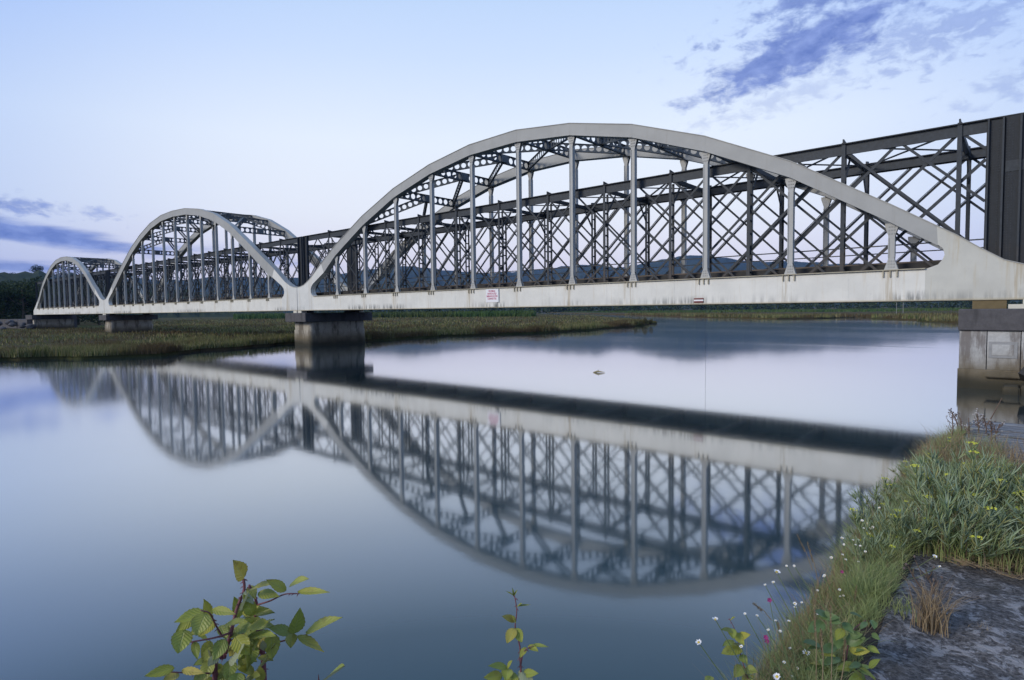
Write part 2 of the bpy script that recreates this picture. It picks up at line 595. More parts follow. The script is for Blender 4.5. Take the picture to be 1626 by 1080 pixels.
def hill(name, prof, dist, depth, mat, label, rough, n_az=260, rows=12, seed=0.0):
    a0, a1 = prof[0][0], prof[-1][0]
    xs = np.array([p[0] for p in prof])
    es = np.array([p[1] for p in prof])
    mb = MB()
    for r in range(rows + 4):
        f = min(r / rows, 1.0) if r <= rows else 1.0
        back = max(0, r - rows) / 3.0
        for i in range(n_az + 1):
            a = a0 + (a1 - a0) * i / n_az
            e = float(np.interp(a, xs, es))
            top = EYE + dist * math.tan(math.radians(e)) + rough * (mnoise.fractal(Vector((a * 0.9 + seed, 3.1, 0)), 0.9, 2.0, 6))
            d = dist - depth * (1 - f) + depth * back
            hgt = 0.2 + (top - 0.2) * (math.sin(f * math.pi / 2) ** 1.3) * (1 - 0.75 * back)
            if 0 < f < 1 and back == 0:
                hgt *= 1 + 0.22 * mnoise.noise(Vector((a * 0.5 + seed, f * 3.0, 2.0))) * (1 - f)
                hgt += rough * 0.8 * mnoise.noise(Vector((a * 2.5, f * 14, seed)))
            A = math.radians(a)
            mb.v.append((math.sin(A) * d, math.cos(A) * d, hgt))
    k = n_az + 1
    for r in range(rows + 3):
        for i in range(n_az):
            mb.f.append((r * k + i + 1, r * k + i, (r + 1) * k + i, (r + 1) * k + i + 1))
    o = mb.build(name, mat, smooth=False)
    return tag(o, label, kind="structure")


MAT["hill"] = mat_ground("forested_slope", (0.030, 0.042, 0.024), (0.045, 0.055, 0.028), (0.024, 0.034, 0.020), 0.004, 0.02)
hill("far_hills", HILL, 3900, 1500, MAT["hill"], "range of forested hills turned blue by distance", 9.0)
hill("foothills", [(a, max(0.5, e * 0.55 + 0.35 * math.sin(a * 0.33))) for a, e in HILL[2:]], 2300, 700, MAT["hill"], "lower forested foothills in front of the blue range", 5.0, seed=9)
hill("wooded_hill", [(-125, 2.0), (-110, 2.8), (-95, 3.25), (-86, 3.2), (-80, 3.05), (-76, 2.9), (-72, 2.3), (-67, 1.2), (-62, 0.3)], 900, 380, MAT["hill"],
     "dark wooded hill on the left behind the grove", 5.0, n_az=160, seed=4)

# ------------------------------------------------------------------ bridge
D1, D4 = 28.51, 34.98
YC = (D1 + D4) / 2
RIB0, RIB1 = D1 - 0.10, D1 + 0.38       # near rib, outer and inner face
ZB, ZT = 3.28, 4.50


def my(y, far):
    return 2 * YC - y if far else y


def ypair(y0, y1, far):
    return (2 * YC - y1, 2 * YC - y0) if far else (y0, y1)


V_OUT = [(0.04, 5.38), (0.6, 5.42), (1.2, 5.56), (2.1, 5.97), (3.0, 6.54), (4.15, 7.30)]
V_IN = [(2.78, 4.50), (2.50, 4.66), (2.36, 4.88), (2.33, 5.10), (2.44, 5.36), (2.75, 5.62), (4.55, 6.52)]


def v_end(p, s):
    return [(p + s * a, z) for a, z in V_OUT], [(p + s * a, z) for a, z in V_IN]


R_OUT = [(1.7, 4.47), (0.7, 4.47), (-0.1, 4.51), (-0.67, 4.71), (-1.36, 5.19), (-2.13, 5.77), (-2.71, 6.15)]
R_IN = [(-3.04, 4.50), (-2.64, 4.66), (-2.50, 4.85), (-2.44, 5.04), (-2.50, 5.28), (-2.66, 5.42)]
L_OUT = [(-157.2, 4.05), (-156.4, 4.42), (-154.8, 5.2), (-153.2, 6.05)]
L_IN = [(-154.3, 4.50), (-153.9, 4.70), (-153.7, 4.95), (-153.0, 5.38)]


def pweb(mb, p0, p1, depth, thick=0.02, flange=0.20):
    """I-beam whose web is pierced by a row of round holes"""
    p0, p1 = Vector(p0), Vector(p1)
    t = p1 - p0
    L = t.length
    t.normalize()
    s = t.cross(Vector((0, 0, 1))).normalized()
    n = s.cross(t)
    nc = max(2, round(L / (depth * 1.05)))
    c = L / nc
    K = 16
    for side in (-1, 1):
        for i in range(nc):
            ctr = p0 + t * (c * (i + 0.5)) + s * (side * thick / 2)
            inner, outer = [], []
            for k in range(K):
                a = 2 * math.pi * k / K
                ca, sa = math.cos(a), math.sin(a)
                q = max(abs(ca), abs(sa))
                outer.append(ctr + t * (ca / q * c / 2) + n * (sa / q * depth / 2))
                inner.append(ctr + (t * ca + n * sa) * (0.37 * depth))
            o = len(mb.v)
            mb.v += [tuple(x) for x in outer + inner]
            for k in range(K):
                k2 = (k + 1) % K
                f = (o + k, o + k2, o + K + k2, o + K + k)
                mb.f.append(f if side < 0 else f[::-1])
    for sg in (-1, 1):
        off = n * (sg * (depth / 2 + 0.015))
        mb.beam(p0 + off, p1 + off, flange, 0.03)
    return mb


def rib_flange(mb, tops, y0, y1, lip=0.035, th=0.03):
    for (x0, z0), (x1, z1) in zip(tops[:-1], tops[1:]):
        d = Vector((x1 - x0, z1 - z0)).normalized()
        nx, nz = (-d[1], d[0])
        if nz < 0:
            nx, nz = -nx, -nz
        mb.prism([(x0, z0 + 0.001), (x1, z1 + 0.001), (x1 + nx * th, z1 + nz * th + 0.001), (x0 + nx * th, z0 + nz * th + 0.001)], y0 - lip, y1 + lip)


def bowstring(label, pR, pL, hx, tops, unders, struts, diags, endR, endL, bolts):
    root = thing("bowstring_arch_span", label, "arch bridge span", ((pR + pL) / 2, YC, ZB), "bowstring arch spans of the bridge")
    rout, rin = v_end(pR, -1) if endR is None else endR
    lout, lin_ = v_end(pL, 1) if endL is None else endL
    top = [rout[-1]] + list(zip(hx, tops)) + [lout[-1]]
    und = [rin[-1]] + list(zip(hx, unders)) + [lin_[-1]]
    gr0, gl0 = rin[0][0], lin_[0][0]
    for far in (False, True):
        y0, y1 = ypair(RIB0, RIB1, far)
        mb = MB()
        n = len(top)
        for i in range(n - 1):
            mb.prism([top[i], top[i + 1], und[i + 1], und[i]], y0, y1)
        for i in range(1, n - 1):                       # splice strips at the joints
            (xa, za), (xb, zb_) = top[i], und[i]
            yy = y0 - 0.006 if not far else y1
            mb.prism([(xa - 0.03, za - 0.02), (xa + 0.03, za - 0.02), (xb + 0.03, zb_ + 0.02), (xb - 0.03, zb_ + 0.02)], yy, yy + 0.006)
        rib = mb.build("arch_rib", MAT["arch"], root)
        fb = MB()
        rib_flange(fb, top, y0, y1)
        fb2 = [(x, z - 0.032) for x, z in und]
        rib_flange(fb, fb2, y0, y1, 0.02)
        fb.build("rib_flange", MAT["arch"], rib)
        for out, inn, gx in ((rout, rin, gr0), (lout, lin_, gl0)):
            poly = list(out) + list(reversed(inn)) + [(gx, ZB), (out[0][0], ZB)]
            gm = MB().prism(poly, y0, y1)
            g = gm.build("end_gusset", MAT["gusset"] if out is R_OUT else MAT["gusset_pale"], root)
            fm = MB()
            rib_flange(fm, out, y0, y1)
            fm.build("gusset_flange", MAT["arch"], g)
            MB().box(min(gx, out[0][0]), max(gx, out[0][0]), y0 - 0.05, y1 + 0.05, ZB - 0.03, ZB - 0.002).build("sole_plate", MAT["flange"], g)
        gi = MB().box(gl0 + 0.002, gr0 - 0.002, y0, y1, ZB, ZT)
        gird = gi.build("tie_girder", MAT["girder"], root)
        sm = MB()
        yy = y0 - 0.008 if not far else y1
        for i in range(len(hx) - 1):
            xm = (hx[i] + hx[i + 1]) / 2 + 0.4
            sm.box(xm - 0.05, xm + 0.05, yy, yy + 0.008, ZB + 0.02, ZT - 0.04)
        sm.build("splice_plate", MAT["girder"], gird)
        fl = MB().box(gl0, gr0, y0 - 0.10, y1 + 0.10, ZT + 0.002, ZT + 0.042)
        fl.box(gl0, gr0, y0 - 0.05, y1 + 0.05, ZB - 0.03, ZB - 0.002)
        fl.build("girder_flange", MAT["flange"], gird)
        yc = (y0 + y1) / 2
        for i, x in enumerate(hx):
            zt, zb_ = unders[i] - 0.03, ZT + 0.043
            w0, w1 = 0.10, 0.25
            poly = [(x - w1, zb_), (x + w1, zb_), (x + w0 * 1.15, zb_ + 0.42), (x + w0, zb_ + 0.62), (x + w0, zt - 0.75), (x + w0 * 1.2, zt - 0.5),
                    (x + w1 * 0.95, zt - 0.12), (x + w1 * 0.95, zt), (x - w1 * 0.95, zt), (x - w1 * 0.95, zt - 0.12), (x - w0 * 1.2, zt - 0.5), (x - w0, zt - 0.75),
                    (x - w0, zb_ + 0.62), (x - w0 * 1.15, zb_ + 0.42)]
            if zt - zb_ < 1.5:
                poly = [(x - w1, zb_), (x + w1, zb_), (x + w0, zb_ + 0.35), (x + w0, zt - 0.35), (x + w1 * 0.95, zt), (x - w1 * 0.95, zt), (x - w0, zt - 0.35), (x - w0, zb_ + 0.35)]
            hm = MB().prism(poly, yc - 0.10, yc - 0.07)
            hm.prism(poly, yc + 0.07, yc + 0.10)
            hm.box(x - 0.02, x + 0.02, yc - 0.069, yc + 0.069, zb_ + 0.01, zt - 0.01)
            for sg in (-1, 1):
                hm.box(x + sg * w0 - 0.018, x + sg * w0 + 0.018, yc - 0.13, yc + 0.13, zb_ + 0.5, zt - 0.6) if zt - zb_ > 1.5 else None
            hg = hm.build("hanger", MAT["hanger"], root)
            if not far and bolts and i < bolts:
                bm2 = MB()
                for zc in (zb_ + 0.12, zb_ + 0.24, zb_ + 0.36, zt - 0.14, zt - 0.28, zt - 0.42):
                    for dx in (-0.09, 0.0, 0.09):
                        bm2.box(x + dx - 0.022, x + dx + 0.022, yc - 0.125, yc - 0.10, zc - 0.022, zc + 0.022)
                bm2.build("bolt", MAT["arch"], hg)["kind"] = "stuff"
            br = MB()
            yy = y0 - 0.075 if not far else y1
            for dx in (-0.24, 0.0, 0.24):
                br.box(x + dx - 0.022, x + dx + 0.022, yy, yy + 0.074, ZT - 0.26, ZT - 0.002)
            br.build("bracket", MAT["flange"], gird)["kind"] = "stuff"
    # wind bracing between the two ribs
    yn, yf = RIB1, 2 * YC - RIB1
    mid = {}
    for k in struts:
        z = (tops[k] + unders[k]) / 2
        mid[k] = Vector((hx[k], YC, z))
        pweb(MB(), (hx[k], yn, z), (hx[k], yf, z), 0.56).build("cross_strut", MAT["brace"], root)
    for k, j in diags:
        z = (tops[j] + unders[j]) / 2
        for yy, sg in ((yn, -1), (yf, 1)):
            a = mid[k] + Vector((0.16 if hx[j] > hx[k] else -0.16, sg * 0.12, 0))
            bpt = Vector((hx[j], yy, z))
            pweb(MB(), a, bpt, 0.47, 0.02, 0.16).build("diagonal_brace", MAT["brace"], root)
        # gusset where the braces meet
    for k in struts:
        q = mid[k]
        MB().box(q.x - 0.2, q.x + 0.2, q.y - 0.3, q.y + 0.3, q.z - 0.26, q.z + 0.26).build("brace_node", MAT["brace"], root)
    # floor beams under the track
    fbm_y0, fbm_y1 = RIB1 + 0.002, 2 * YC - RIB1 - 0.002
    for x in hx:
        MB().box(x - 0.15, x + 0.15, fbm_y0, fbm_y1, 3.36, 3.86).build("floor_beam", MAT["darksteel"], root)
    return root


h1 = [-4.22, -8.11, -12.06, -16.07, -20.08, -24.12, -28.18, -32.23, -36.31, -40.37, -44.41]
t1 = [7.14, 9.55, 11.43, 12.84, 13.74, 14.18, 14.05, 13.42, 12.33, 10.72, 8.66]
u1 = [6.46, 8.87, 10.73, 12.19, 13.10, 13.49, 13.40, 12.78, 11.68, 9.99, 7.84]
h2 = [-56.30 - 3.897 * i for i in range(13)]
t2 = [8.10, 10.35, 12.50, 14.10, 15.05, 15.58, 15.74, 15.62, 15.02, 13.92, 12.42, 10.45, 8.32]
u2 = [t - (0.68 + 0.012 * abs(i - 6) ** 2) for i, t in enumerate(t2)]
h3 = [-114.2 - 3.77 * i for i in range(11)]
t3 = [7.85, 10.2, 11.95, 13.0, 13.5, 13.6, 13.35, 12.55, 11.2, 9.45, 6.75]
u3 = [t - (0.66 + 0.014 * abs(i - 5) ** 2) for i, t in enumerate(t3)]
P1, P2, P3 = -50.72, -108.85, -157.2
bowstring("nearest whitish steel bowstring arch span, with the notice sign on its girder", 1.7, P1, h1, t1, u1, range(2, 9),
          [(5, 4), (4, 3), (3, 2), (5, 6), (6, 7), (7, 8), (8, 9)], (R_OUT, R_IN), None, 8)
bowstring("middle and tallest steel bowstring arch span, between the two free-standing piers", P1, P2, h2, t2, u2, range(2, 11),
          [(6, 5), (5, 4), (4, 3), (3, 2), (6, 7), (7, 8), (8, 9), (9, 10)], None, None, 0)
bowstring("farthest and smallest looking steel bowstring arch span, by the dark grove", P2, P3, h3, t3, u3, range(2, 9),
          [(5, 4), (4, 3), (3, 2), (5, 6), (6, 7), (7, 8)], None, (L_OUT, L_IN), 0)

# old lattice railway bridge carried between the arches
T0, T1 = D1 + 0.67, D4 - 0.67
TZ0, TZ1 = 3.98, 10.10


def lattice(label, xr, xl, posts, dxs, endw_r, endw_l):
    root = thing("lattice_truss_span", label, "railway bridge span", ((xr + xl) / 2, YC, TZ0), "lattice truss spans of the railway")
    for far in (False, True):
        s = -1 if far else 1
        Y = T1 if far else T0
        yy = lambda a, b: (Y + a, Y + b) if not far else (Y - b, Y - a)
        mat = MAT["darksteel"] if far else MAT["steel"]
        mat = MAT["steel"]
        tc_ = MB()
        tc_.box(xl, xr, *yy(0.0, 0.03), TZ1 - 0.48, TZ1 - 0.045)
        tc_.box(xl, xr, *yy(0.22, 0.25), TZ1 - 0.44, TZ1 - 0.045)
        chord = tc_.build("top_chord", mat, root)
        MB().box(xl, xr, *yy(-0.12, 0.37), TZ1 - 0.044, TZ1).build("cover_plate", MAT["darksteel"], chord)
        bc = MB()
        bc.box(xl, xr, *yy(0.0, 0.03), TZ0, TZ0 + 0.62)
        bc.box(xl, xr, *yy(-0.10, 0.20), TZ0 - 0.04, TZ0 - 0.001)
        bc.build("bottom_chord", mat, root)
        for x in posts:
            pm = MB()
            pm.box(x - 0.075, x + 0.075, *yy(-0.075, -0.045), TZ0 + 0.0, TZ1 - 0.05)
            pm.box(x - 0.02, x + 0.02, *yy(-0.044, -0.001), TZ0 + 0.0, TZ1 - 0.5)
            pm.box(x - 0.065, x + 0.065, *yy(0.27, 0.30), TZ0 + 0.0, TZ1 - 0.5)
            zz_ = TZ0 + 0.75
            while zz_ < TZ1 - 1.0:                               # open lacing between the two flanges
                pm.box(x - 0.02, x + 0.02, *yy(0.031, 0.268), zz_, zz_ + 0.09)
                zz_ += 0.62
            # slanted fin standing up above the chord
            a, b_ = yy(-0.12, 0.37)
            zf0, zf1 = (TZ1 + 0.17, TZ1 + 0.10) if not far else (TZ1 + 0.10, TZ1 + 0.17)
            pm.add([(x - 0.03, a, TZ1 + .001), (x + 0.03, a, TZ1 + .001), (x + 0.03, b_, TZ1 + .001), (x - 0.03, b_, TZ1 + .001),
                    (x - 0.03, a, zf0), (x + 0.03, a, zf0), (x + 0.03, b_, zf1), (x - 0.03, b_, zf1)],
                   [(3, 2, 1, 0), (4, 5, 6, 7), (0, 1, 5, 4), (1, 2, 6, 5), (2, 3, 7, 6), (3, 0, 4, 7)])
            if not far:
                pm.box(x - 0.075, x + 0.075, *yy(-0.075, -0.045), TZ1 - 0.049, TZ1 + 0.04)
            pm.build("post", mat, root)
            # knee brace and stiffener plate on the inner side
            kn = MB().add([(x - 0.03, Y + s * 0.31, TZ1 - 1.42), (x + 0.03, Y + s * 0.31, TZ1 - 1.42), (x + 0.03, Y + s * 0.31, TZ1 - 1.6), (x - 0.03, Y + s * 0.31, TZ1 - 1.6),
                           (x - 0.03, Y + s * 1.15, TZ1 - 0.42), (x + 0.03, Y + s * 1.15, TZ1 - 0.42), (x + 0.03, Y + s * 1.15, TZ1 - 0.58), (x - 0.03, Y + s * 1.15, TZ1 - 0.58)],
                          [(3, 2, 1, 0), (4, 5, 6, 7), (0, 1, 5, 4), (1, 2, 6, 5), (2, 3, 7, 6), (3, 0, 4, 7)])
            kn.build("knee_brace", mat, root)
        lo, hi = xl + endw_l, xr - endw_r
        za, zb_ = TZ0 + 0.3, TZ1 - 0.3
        H = zb_ - za
        for sgn, off in ((1, 0.034), (-1, 0.088)):
            for x in dxs:
                p0, p1 = [x, zb_], [x + sgn * H * 1.02, za]
                # clip to the span
                q = []
                for (px_, pz_), (ox, oz) in ((p0, p1), (p1, p0)):
                    if px_ > hi:
                        t = (hi - ox) / (px_ - ox) if abs(px_ - ox) > 1e-6 else -1
                        q.append((hi, oz + (pz_ - oz) * t) if t > 0 else None)
                    elif px_ < lo:
                        t = (lo - ox) / (px_ - ox) if abs(px_ - ox) > 1e-6 else -1
                        q.append((lo, oz + (pz_ - oz) * t) if t > 0 else None)
                    else:
                        q.append((px_, pz_))
                if None in q or math.dist(q[0], q[1]) < 0.5 or (q[0][0] > hi + .01):
                    continue
                yo = Y + s * (off + 0.02)
                dm = MB().beam((q[0][0], yo, q[0][1]), (q[1][0], yo, q[1][1]), 0.04, 0.10, (0, 1, 0) if False else (0, 0, 1))
                # outstanding leg of the angle
                d = Vector((q[1][0] - q[0][0], 0, q[1][1] - q[0][1])).normalized()
                nrm = Vector((-d.z, 0, d.x))
                if nrm.z < 0:
                    nrm = -nrm
                c0 = Vector((q[0][0], yo + s * 0.06, q[0][1])) + nrm * 0.07
                c1 = Vector((q[1][0], yo + s * 0.06, q[1][1])) + nrm * 0.07
                if off < 0.05:
                    pass
                else:
                    dm.beam(c0, c1, 0.05, 0.025)
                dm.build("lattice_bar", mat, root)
        # end panels of riveted plate
        for x0, x1 in ((xl, lo), (hi, xr)):
            ep = MB().box(x0, x1, *yy(-0.032, -0.002), TZ0, TZ1 - 0.05)
            e = ep.build("end_plate", MAT["darksteel"], root)
            st = MB()
            for xx in ((x0 + 0.06,) if x1 - x0 > 1.0 else (x0 + 0.06, x1 - 0.06)):
                st.box(xx - 0.025, xx + 0.025, *yy(-0.19, -0.033), TZ0, TZ1 - 0.05)
            st.build("stiffener", MAT["steel"], e)
    for x in posts:
        MB().box(x - 0.09, x + 0.09, T0 + 0.302, T1 - 0.302, TZ1 - 0.42, TZ1 - 0.22).build("top_strut", MAT["darksteel"], root)
        MB().box(x - 0.11, x + 0.11, T0 + 0.302, T1 - 0.302, TZ0 - 0.1, TZ0 + 0.16).build("deck_beam", MAT["darksteel"], root)
    for a, b_ in zip(posts[:-1], posts[1:]):
        lm = MB()
        lm.beam((a, T0 + 0.3, TZ1 - 0.16), (b_, T1 - 0.3, TZ1 - 0.16), 0.09, 0.05)
        lm.beam((b_, T0 + 0.3, TZ1 - 0.10), (a, T1 - 0.3, TZ1 - 0.10), 0.09, 0.05)
        lm.build("wind_brace", MAT["darksteel"], root)
    for y in (YC - 1.45, YC + 1.45):
        MB().box(xl, xr, y - 0.12, y + 0.12, TZ0 + 0.165, TZ0 + 0.62).build("stringer", MAT["darksteel"], root)
    dk = MB().box(xl, xr, T0 + 0.4, T1 - 0.4, TZ0 + 0.625, TZ0 + 0.86)
    dk.build("deck_boards", MAT["deck"], root)
    for y in (YC - 0.83, YC + 0.83):
        rl = MB().box(xl, xr, y - 0.035, y + 0.035, TZ0 + 0.862, TZ0 + 1.0)
        rl.build("rail", MAT["rail"], root)
    for y, z in ((T0 + 0.42, 5.62), (T1 - 0.42, 5.62)):
        MB().beam((xl, y, z), (xr, y, z), 0.04, 0.05).build("handrail", MAT["steel"], root)
    return root


posts1 = [-2.12 - 4.025 * i for i in range(12)]
lat1 = lattice("nearest dark lattice truss railway span with riveted end plates, behind the big near arch", 1.75, -50.55, posts1,
               [-0.1 - 2.0125 * i for i in range(26)], 3.05, 0.75)
posts2 = [-54.9 - 4.11 * i for i in range(13)]
lattice("middle dark lattice truss railway span, behind the tallest arch", -50.75, -108.7, posts2, [-52.8 - 2.055 * i for i in range(28)], 0.75, 0.75)
posts3 = [-112.9 - 4.05 * i for i in range(11)]
lattice("farthest dark lattice truss railway span, running to the far abutment", -108.9, -157.6, posts3, [-110.8 - 2.025 * i for i in range(24)], 0.75, 0.9)

# nearer portal plates and rivets on the nearest end panel
ep = [c for c in lat1.children if c.name.startswith("end_plate")]
rv = MB()
yv = T0 - 0.034
for x in (-1.24, -1.14, -0.93, -0.83):
    for i in range(58):
        z = 4.1 + i * 0.10
        rv.box(x - 0.016, x + 0.016, yv - 0.016, yv, z - 0.016, z + 0.016)
for z0 in (8.1, 8.2, 8.3):
    for i in range(16):
        x = -1.24 + i * 0.085
        rv.box(x - 0.016, x + 0.016, yv - 0.016, yv, z0 - 0.016, z0 + 0.016)
for x in (-0.62, -0.52, 0.0, 0.1, -0.70):
    for i in range(58):
        z = 4.1 + i * 0.10
        rv.box(x - 0.016, x + 0.016, yv - 0.086, yv - 0.07, z - 0.016, z + 0.016)
tgt = max(ep, key=lambda o: sum(v.co.x for v in o.data.vertices) - sum(v.co.y for v in o.data.vertices))
rv.build("rivet", MAT["steel"], tgt)["kind"] = "stuff"
MB().box(-0.74, 1.7, T0 - 0.104, T0 - 0.034, TZ0, TZ1 - 0.052).build("portal_plate", MAT["darksteel"], tgt)
for xx in (-0.80, -0.30, 0.25):
    MB().box(xx - 0.03, xx + 0.03, T0 - 0.24, T0 - 0.106 if xx > -0.74 else T0 - 0.034, TZ0, TZ1 - 0.052).build("portal_angle", MAT["steel"], tgt)
MB().box(-0.72, 1.7, T0 - 0.125, T0 - 0.106, 8.02, 8.42).build("splice_plate", MAT["steel"], tgt)

# ------------------------------------------------------------------ piers


def bevel_obj(o, wd, seg=2):
    bm = bmesh.new()
    bm.from_mesh(o.data)
    bmesh.ops.bevel(bm, geom=bm.edges[:], offset=wd, segments=seg, affect="EDGES")
    bm.to_mesh(o.data)
    bm.free()
    return o


def round_block(x0, x1, y0, y1, z0, z1, r, n=5):
    pts = []
    for cx, cy_, a0 in ((x1 - r, y1 - r, 0), (x0 + r, y1 - r, 90), (x0 + r, y0 + r, 180), (x1 - r, y0 + r, 270)):
        for i in range(n + 1):
            a = math.radians(a0 + 90 * i / n)
            pts.append((cx + r * math.cos(a), cy_ + r * math.sin(a)))
    k = len(pts)
    mb = MB().add([(x, y, z0) for x, y in pts] + [(x, y, z1) for x, y in pts],
                  [tuple(range(k - 1, -1, -1)), tuple(range(k, 2 * k))] + [(i, (i + 1) % k, (i + 1) % k + k, i + k) for i in range(k)])
    return mb


def pier(label, px, x0, x1, yn=28.75, yf=34.75):
    root = thing("bridge_pier", label, "bridge pier", (px, YC, 0), "concrete piers in the marsh")
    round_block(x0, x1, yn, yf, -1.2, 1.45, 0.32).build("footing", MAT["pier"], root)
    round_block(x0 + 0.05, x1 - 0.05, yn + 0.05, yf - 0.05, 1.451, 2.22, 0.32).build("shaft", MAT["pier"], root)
    c = MB().box(x0 - 0.28, x1 + 0.28, yn - 0.62, yf + 0.62, 2.221, 3.04).build("cap", MAT["cap"], root)
    bevel_obj(c, 0.03, 1)
    for y in (D1 + 0.15, D4 - 0.15):
        for sx in (-0.4, 0.4):
            MB().box(px + sx - 0.3, px + sx + 0.3, y - 0.28, y + 0.28, 3.042, 3.246).build("bearing", MAT["bearing_pale"], root)
    for y in (T0 + 0.1, T1 - 0.1):
        MB().box(px - 0.9, px + 0.9, y - 0.25, y + 0.25, 3.042, 3.93).build("truss_seat", MAT["darksteel"], root)
    return root


pier("stained concrete river pier under the joint of the near and middle arches", -50.72, -52.25, -49.2)
pier("farther concrete pier half hidden by marsh grass, under the middle and far arches", -108.85, -110.4, -107.3)
ab = thing("bridge_abutment", "far abutment of dark stone at the grove end of the bridge", "abutment", (-159, YC, 0))
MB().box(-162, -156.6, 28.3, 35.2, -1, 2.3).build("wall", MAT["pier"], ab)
MB().box(-162.2, -156.2, 27.9, 35.6, 2.302, 3.2).build("cap", MAT["cap"], ab)
MB().box(-200, -158, 27.4, 36.1, -1, 2.29).build("embankment_wall", MAT["cap"], ab)

# near abutment on the right
na = thing("bridge_abutment", "near bridge abutment of worn whitish panels under a dark cap, at the right edge", "abutment", (3, 31, 0))
AX0, AY0 = -1.88, 27.55
MB().box(AX0 + 0.02, 8.0, AY0 + 0.05, 36.0, -1.5, 2.13).build("core", MAT["cap"], na)
cpo = MB().box(AX0 - 0.02, 8.2, AY0 - 0.12, 36.2, 2.132, 2.92).build("cap", MAT["cap"], na)
bevel_obj(cpo, 0.03, 1)
for i, (a, b_) in enumerate(((-1.86, -1.06), (-1.05, -0.12), (-0.11, 0.80), (0.81, 1.7), (1.71, 2.7), (2.71, 3.8))):
    MB().box(a + 0.01, b_ - 0.01, AY0 - 0.02 + 0.012 * (i % 2), AY0 + 0.048, 0.72, 2.125).build("panel", MAT["panel"], na)
for a, b_, z0, z1 in ((-1.0, -0.2, 1.15, 1.74), (-0.05, 0.72, 1.12, 1.72)):
    fr = MB().box(a, b_, AY0 - 0.034, AY0 - 0.0225, z0, z1)
    fr.build("inset_patch", MAT["patch"], na)
    MB().box(a + 0.1, b_ - 0.1, AY0 - 0.046, AY0 - 0.0345, z0 + 0.1, z1 - 0.1).build("bare_patch", MAT["panel"], na)
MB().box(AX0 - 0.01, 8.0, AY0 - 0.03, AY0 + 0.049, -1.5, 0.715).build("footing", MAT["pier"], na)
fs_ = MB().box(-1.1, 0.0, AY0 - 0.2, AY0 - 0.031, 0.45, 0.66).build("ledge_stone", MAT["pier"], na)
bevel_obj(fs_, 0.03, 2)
MB().box(-1.55, -0.55, D1 - 0.1, D1 + 0.7, 2.922, 3.246).build("bearing", MAT["bearing"], na)
MB().box(-0.5, 2.0, D1 - 0.35, D1 + 0.7, 2.922, 3.08).build("bearing_plate", MAT["bearing_pale"], na)
MB().box(-0.1, 2.0, D1 - 0.30, D1 + 0.6, 3.082, 3.246).build("bearing_plate", MAT["bearing_pale"], na)
for y in (T0 + 0.1, T1 - 0.1):
    MB().box(-0.9, 1.9, y - 0.25, y + 0.2, 3.25, 3.93).build("truss_seat", MAT["darksteel"], na)
# raking dark fender and blocks leaning against the abutment
fd = thing("timber_fender", "dark raking timber fender leaning on the right-hand abutment", "fender", (0.2, 26.9, 0))
fm = MB()
fm.beam((0.0, 26.6, 0.55), (0.95, 27.35, 2.05), 0.55, 0.30, (1, 0, 0.2))
fm.build("raking_plank", MAT["deck"], fd)
MB().beam((0.35, 26.5, 0.5), (1.3, 26.5, 0.5), 0.12, 0.12).build("rail", MAT["steel"], fd)
MB().beam((0.1, 26.5, 0.1), (0.1, 26.5, 0.62), 0.10, 0.10).build("post", MAT["steel"], fd)
MB().beam((0.9, 26.5, 0.1), (0.9, 26.5, 0.62), 0.10, 0.10).build("post", MAT["steel"], fd)
for i, (a, b_, z1) in enumerate(((-0.55, -0.1, 0.27), (-0.08, 0.5, 0.33), (0.52, 1.2, 0.30), (1.22, 2.0, 0.34))):
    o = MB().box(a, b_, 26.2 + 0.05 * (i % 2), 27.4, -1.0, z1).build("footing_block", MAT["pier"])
    bevel_obj(o, 0.04, 2)
    tag(o, "mossy stone block at the foot of the right-hand abutment", "stone block", "stone blocks at the abutment foot")

# ------------------------------------------------------------------ notices on the girder
sg_y = RIB0 - 0.06
sgn = thing("notice_sign", "white notice board with faded red capitals fixed to the near girder", "sign", (-26.25, sg_y, 4.0))
MB().box(-26.80, -25.68, sg_y - 0.02, sg_y + 0.02, 3.60, 4.46).build("board", MAT["white"], sgn)
MB().box(-26.65, -25.85, sg_y + 0.0, sg_y + 0.055, 3.29, 3.595).build("bracket", MAT["girder"], sgn)
for i, (txt, wdt) in enumerate((("PROIBIDA", 0.60), ("NAVEGA\u00c7\u00c3O", 0.78), ("EMBARCA\u00c7\u00d5ES", 0.96), ("COM MOTOR", 0.78))):
    cu = bpy.data.curves.new("lettering", "FONT")
    cu.body = txt
    cu.size = 0.165
    cu.align_x = "CENTER"
    cu.offset = 0.004
    cu.extrude = 0.002
    cu.materials.append(MAT["pink"])
    tmp = bpy.data.objects.new("tmp", cu)
    COL.objects.link(tmp)
    bpy.context.view_layer.update()
    me = bpy.data.meshes.new_from_object(tmp.evaluated_get(bpy.context.evaluated_depsgraph_get()))
    bpy.data.objects.remove(tmp)
    o = link("lettering", me, sgn)
    o.rotation_euler = (math.pi / 2, 0, 0)
    o.location = (0.01, -0.023, 4.27 - i * 0.165 - 4.0)
    bpy.context.view_layer.update()
    o.scale = (wdt / max(0.01, o.dimensions.x), 1, 1)
bd = thing("marker_board", "small red and white striped marker board low on the near girder", "marker board", (-12.3, RIB0, 3.5))
for i in range(3):
    MB().box(-12.55, -12.07, RIB0 - 0.05, RIB0 - 0.002, 3.34 + i * 0.075, 3.34 + (i + 1) * 0.075 - 0.002).build("stripe", MAT["red"] if i != 1 else MAT["white"], bd)
cab = MB().tube([(-12.0, RIB0 + 0.1, 3.25), (-12.0, RIB0 + 0.1, 1.5), (-12.0, RIB0 + 0.1, -0.2)], 0.005, 5).build("hanging_cable", MAT["darksteel"])
tag(cab, "thin dark cable hanging from the near girder into the water", "cable")
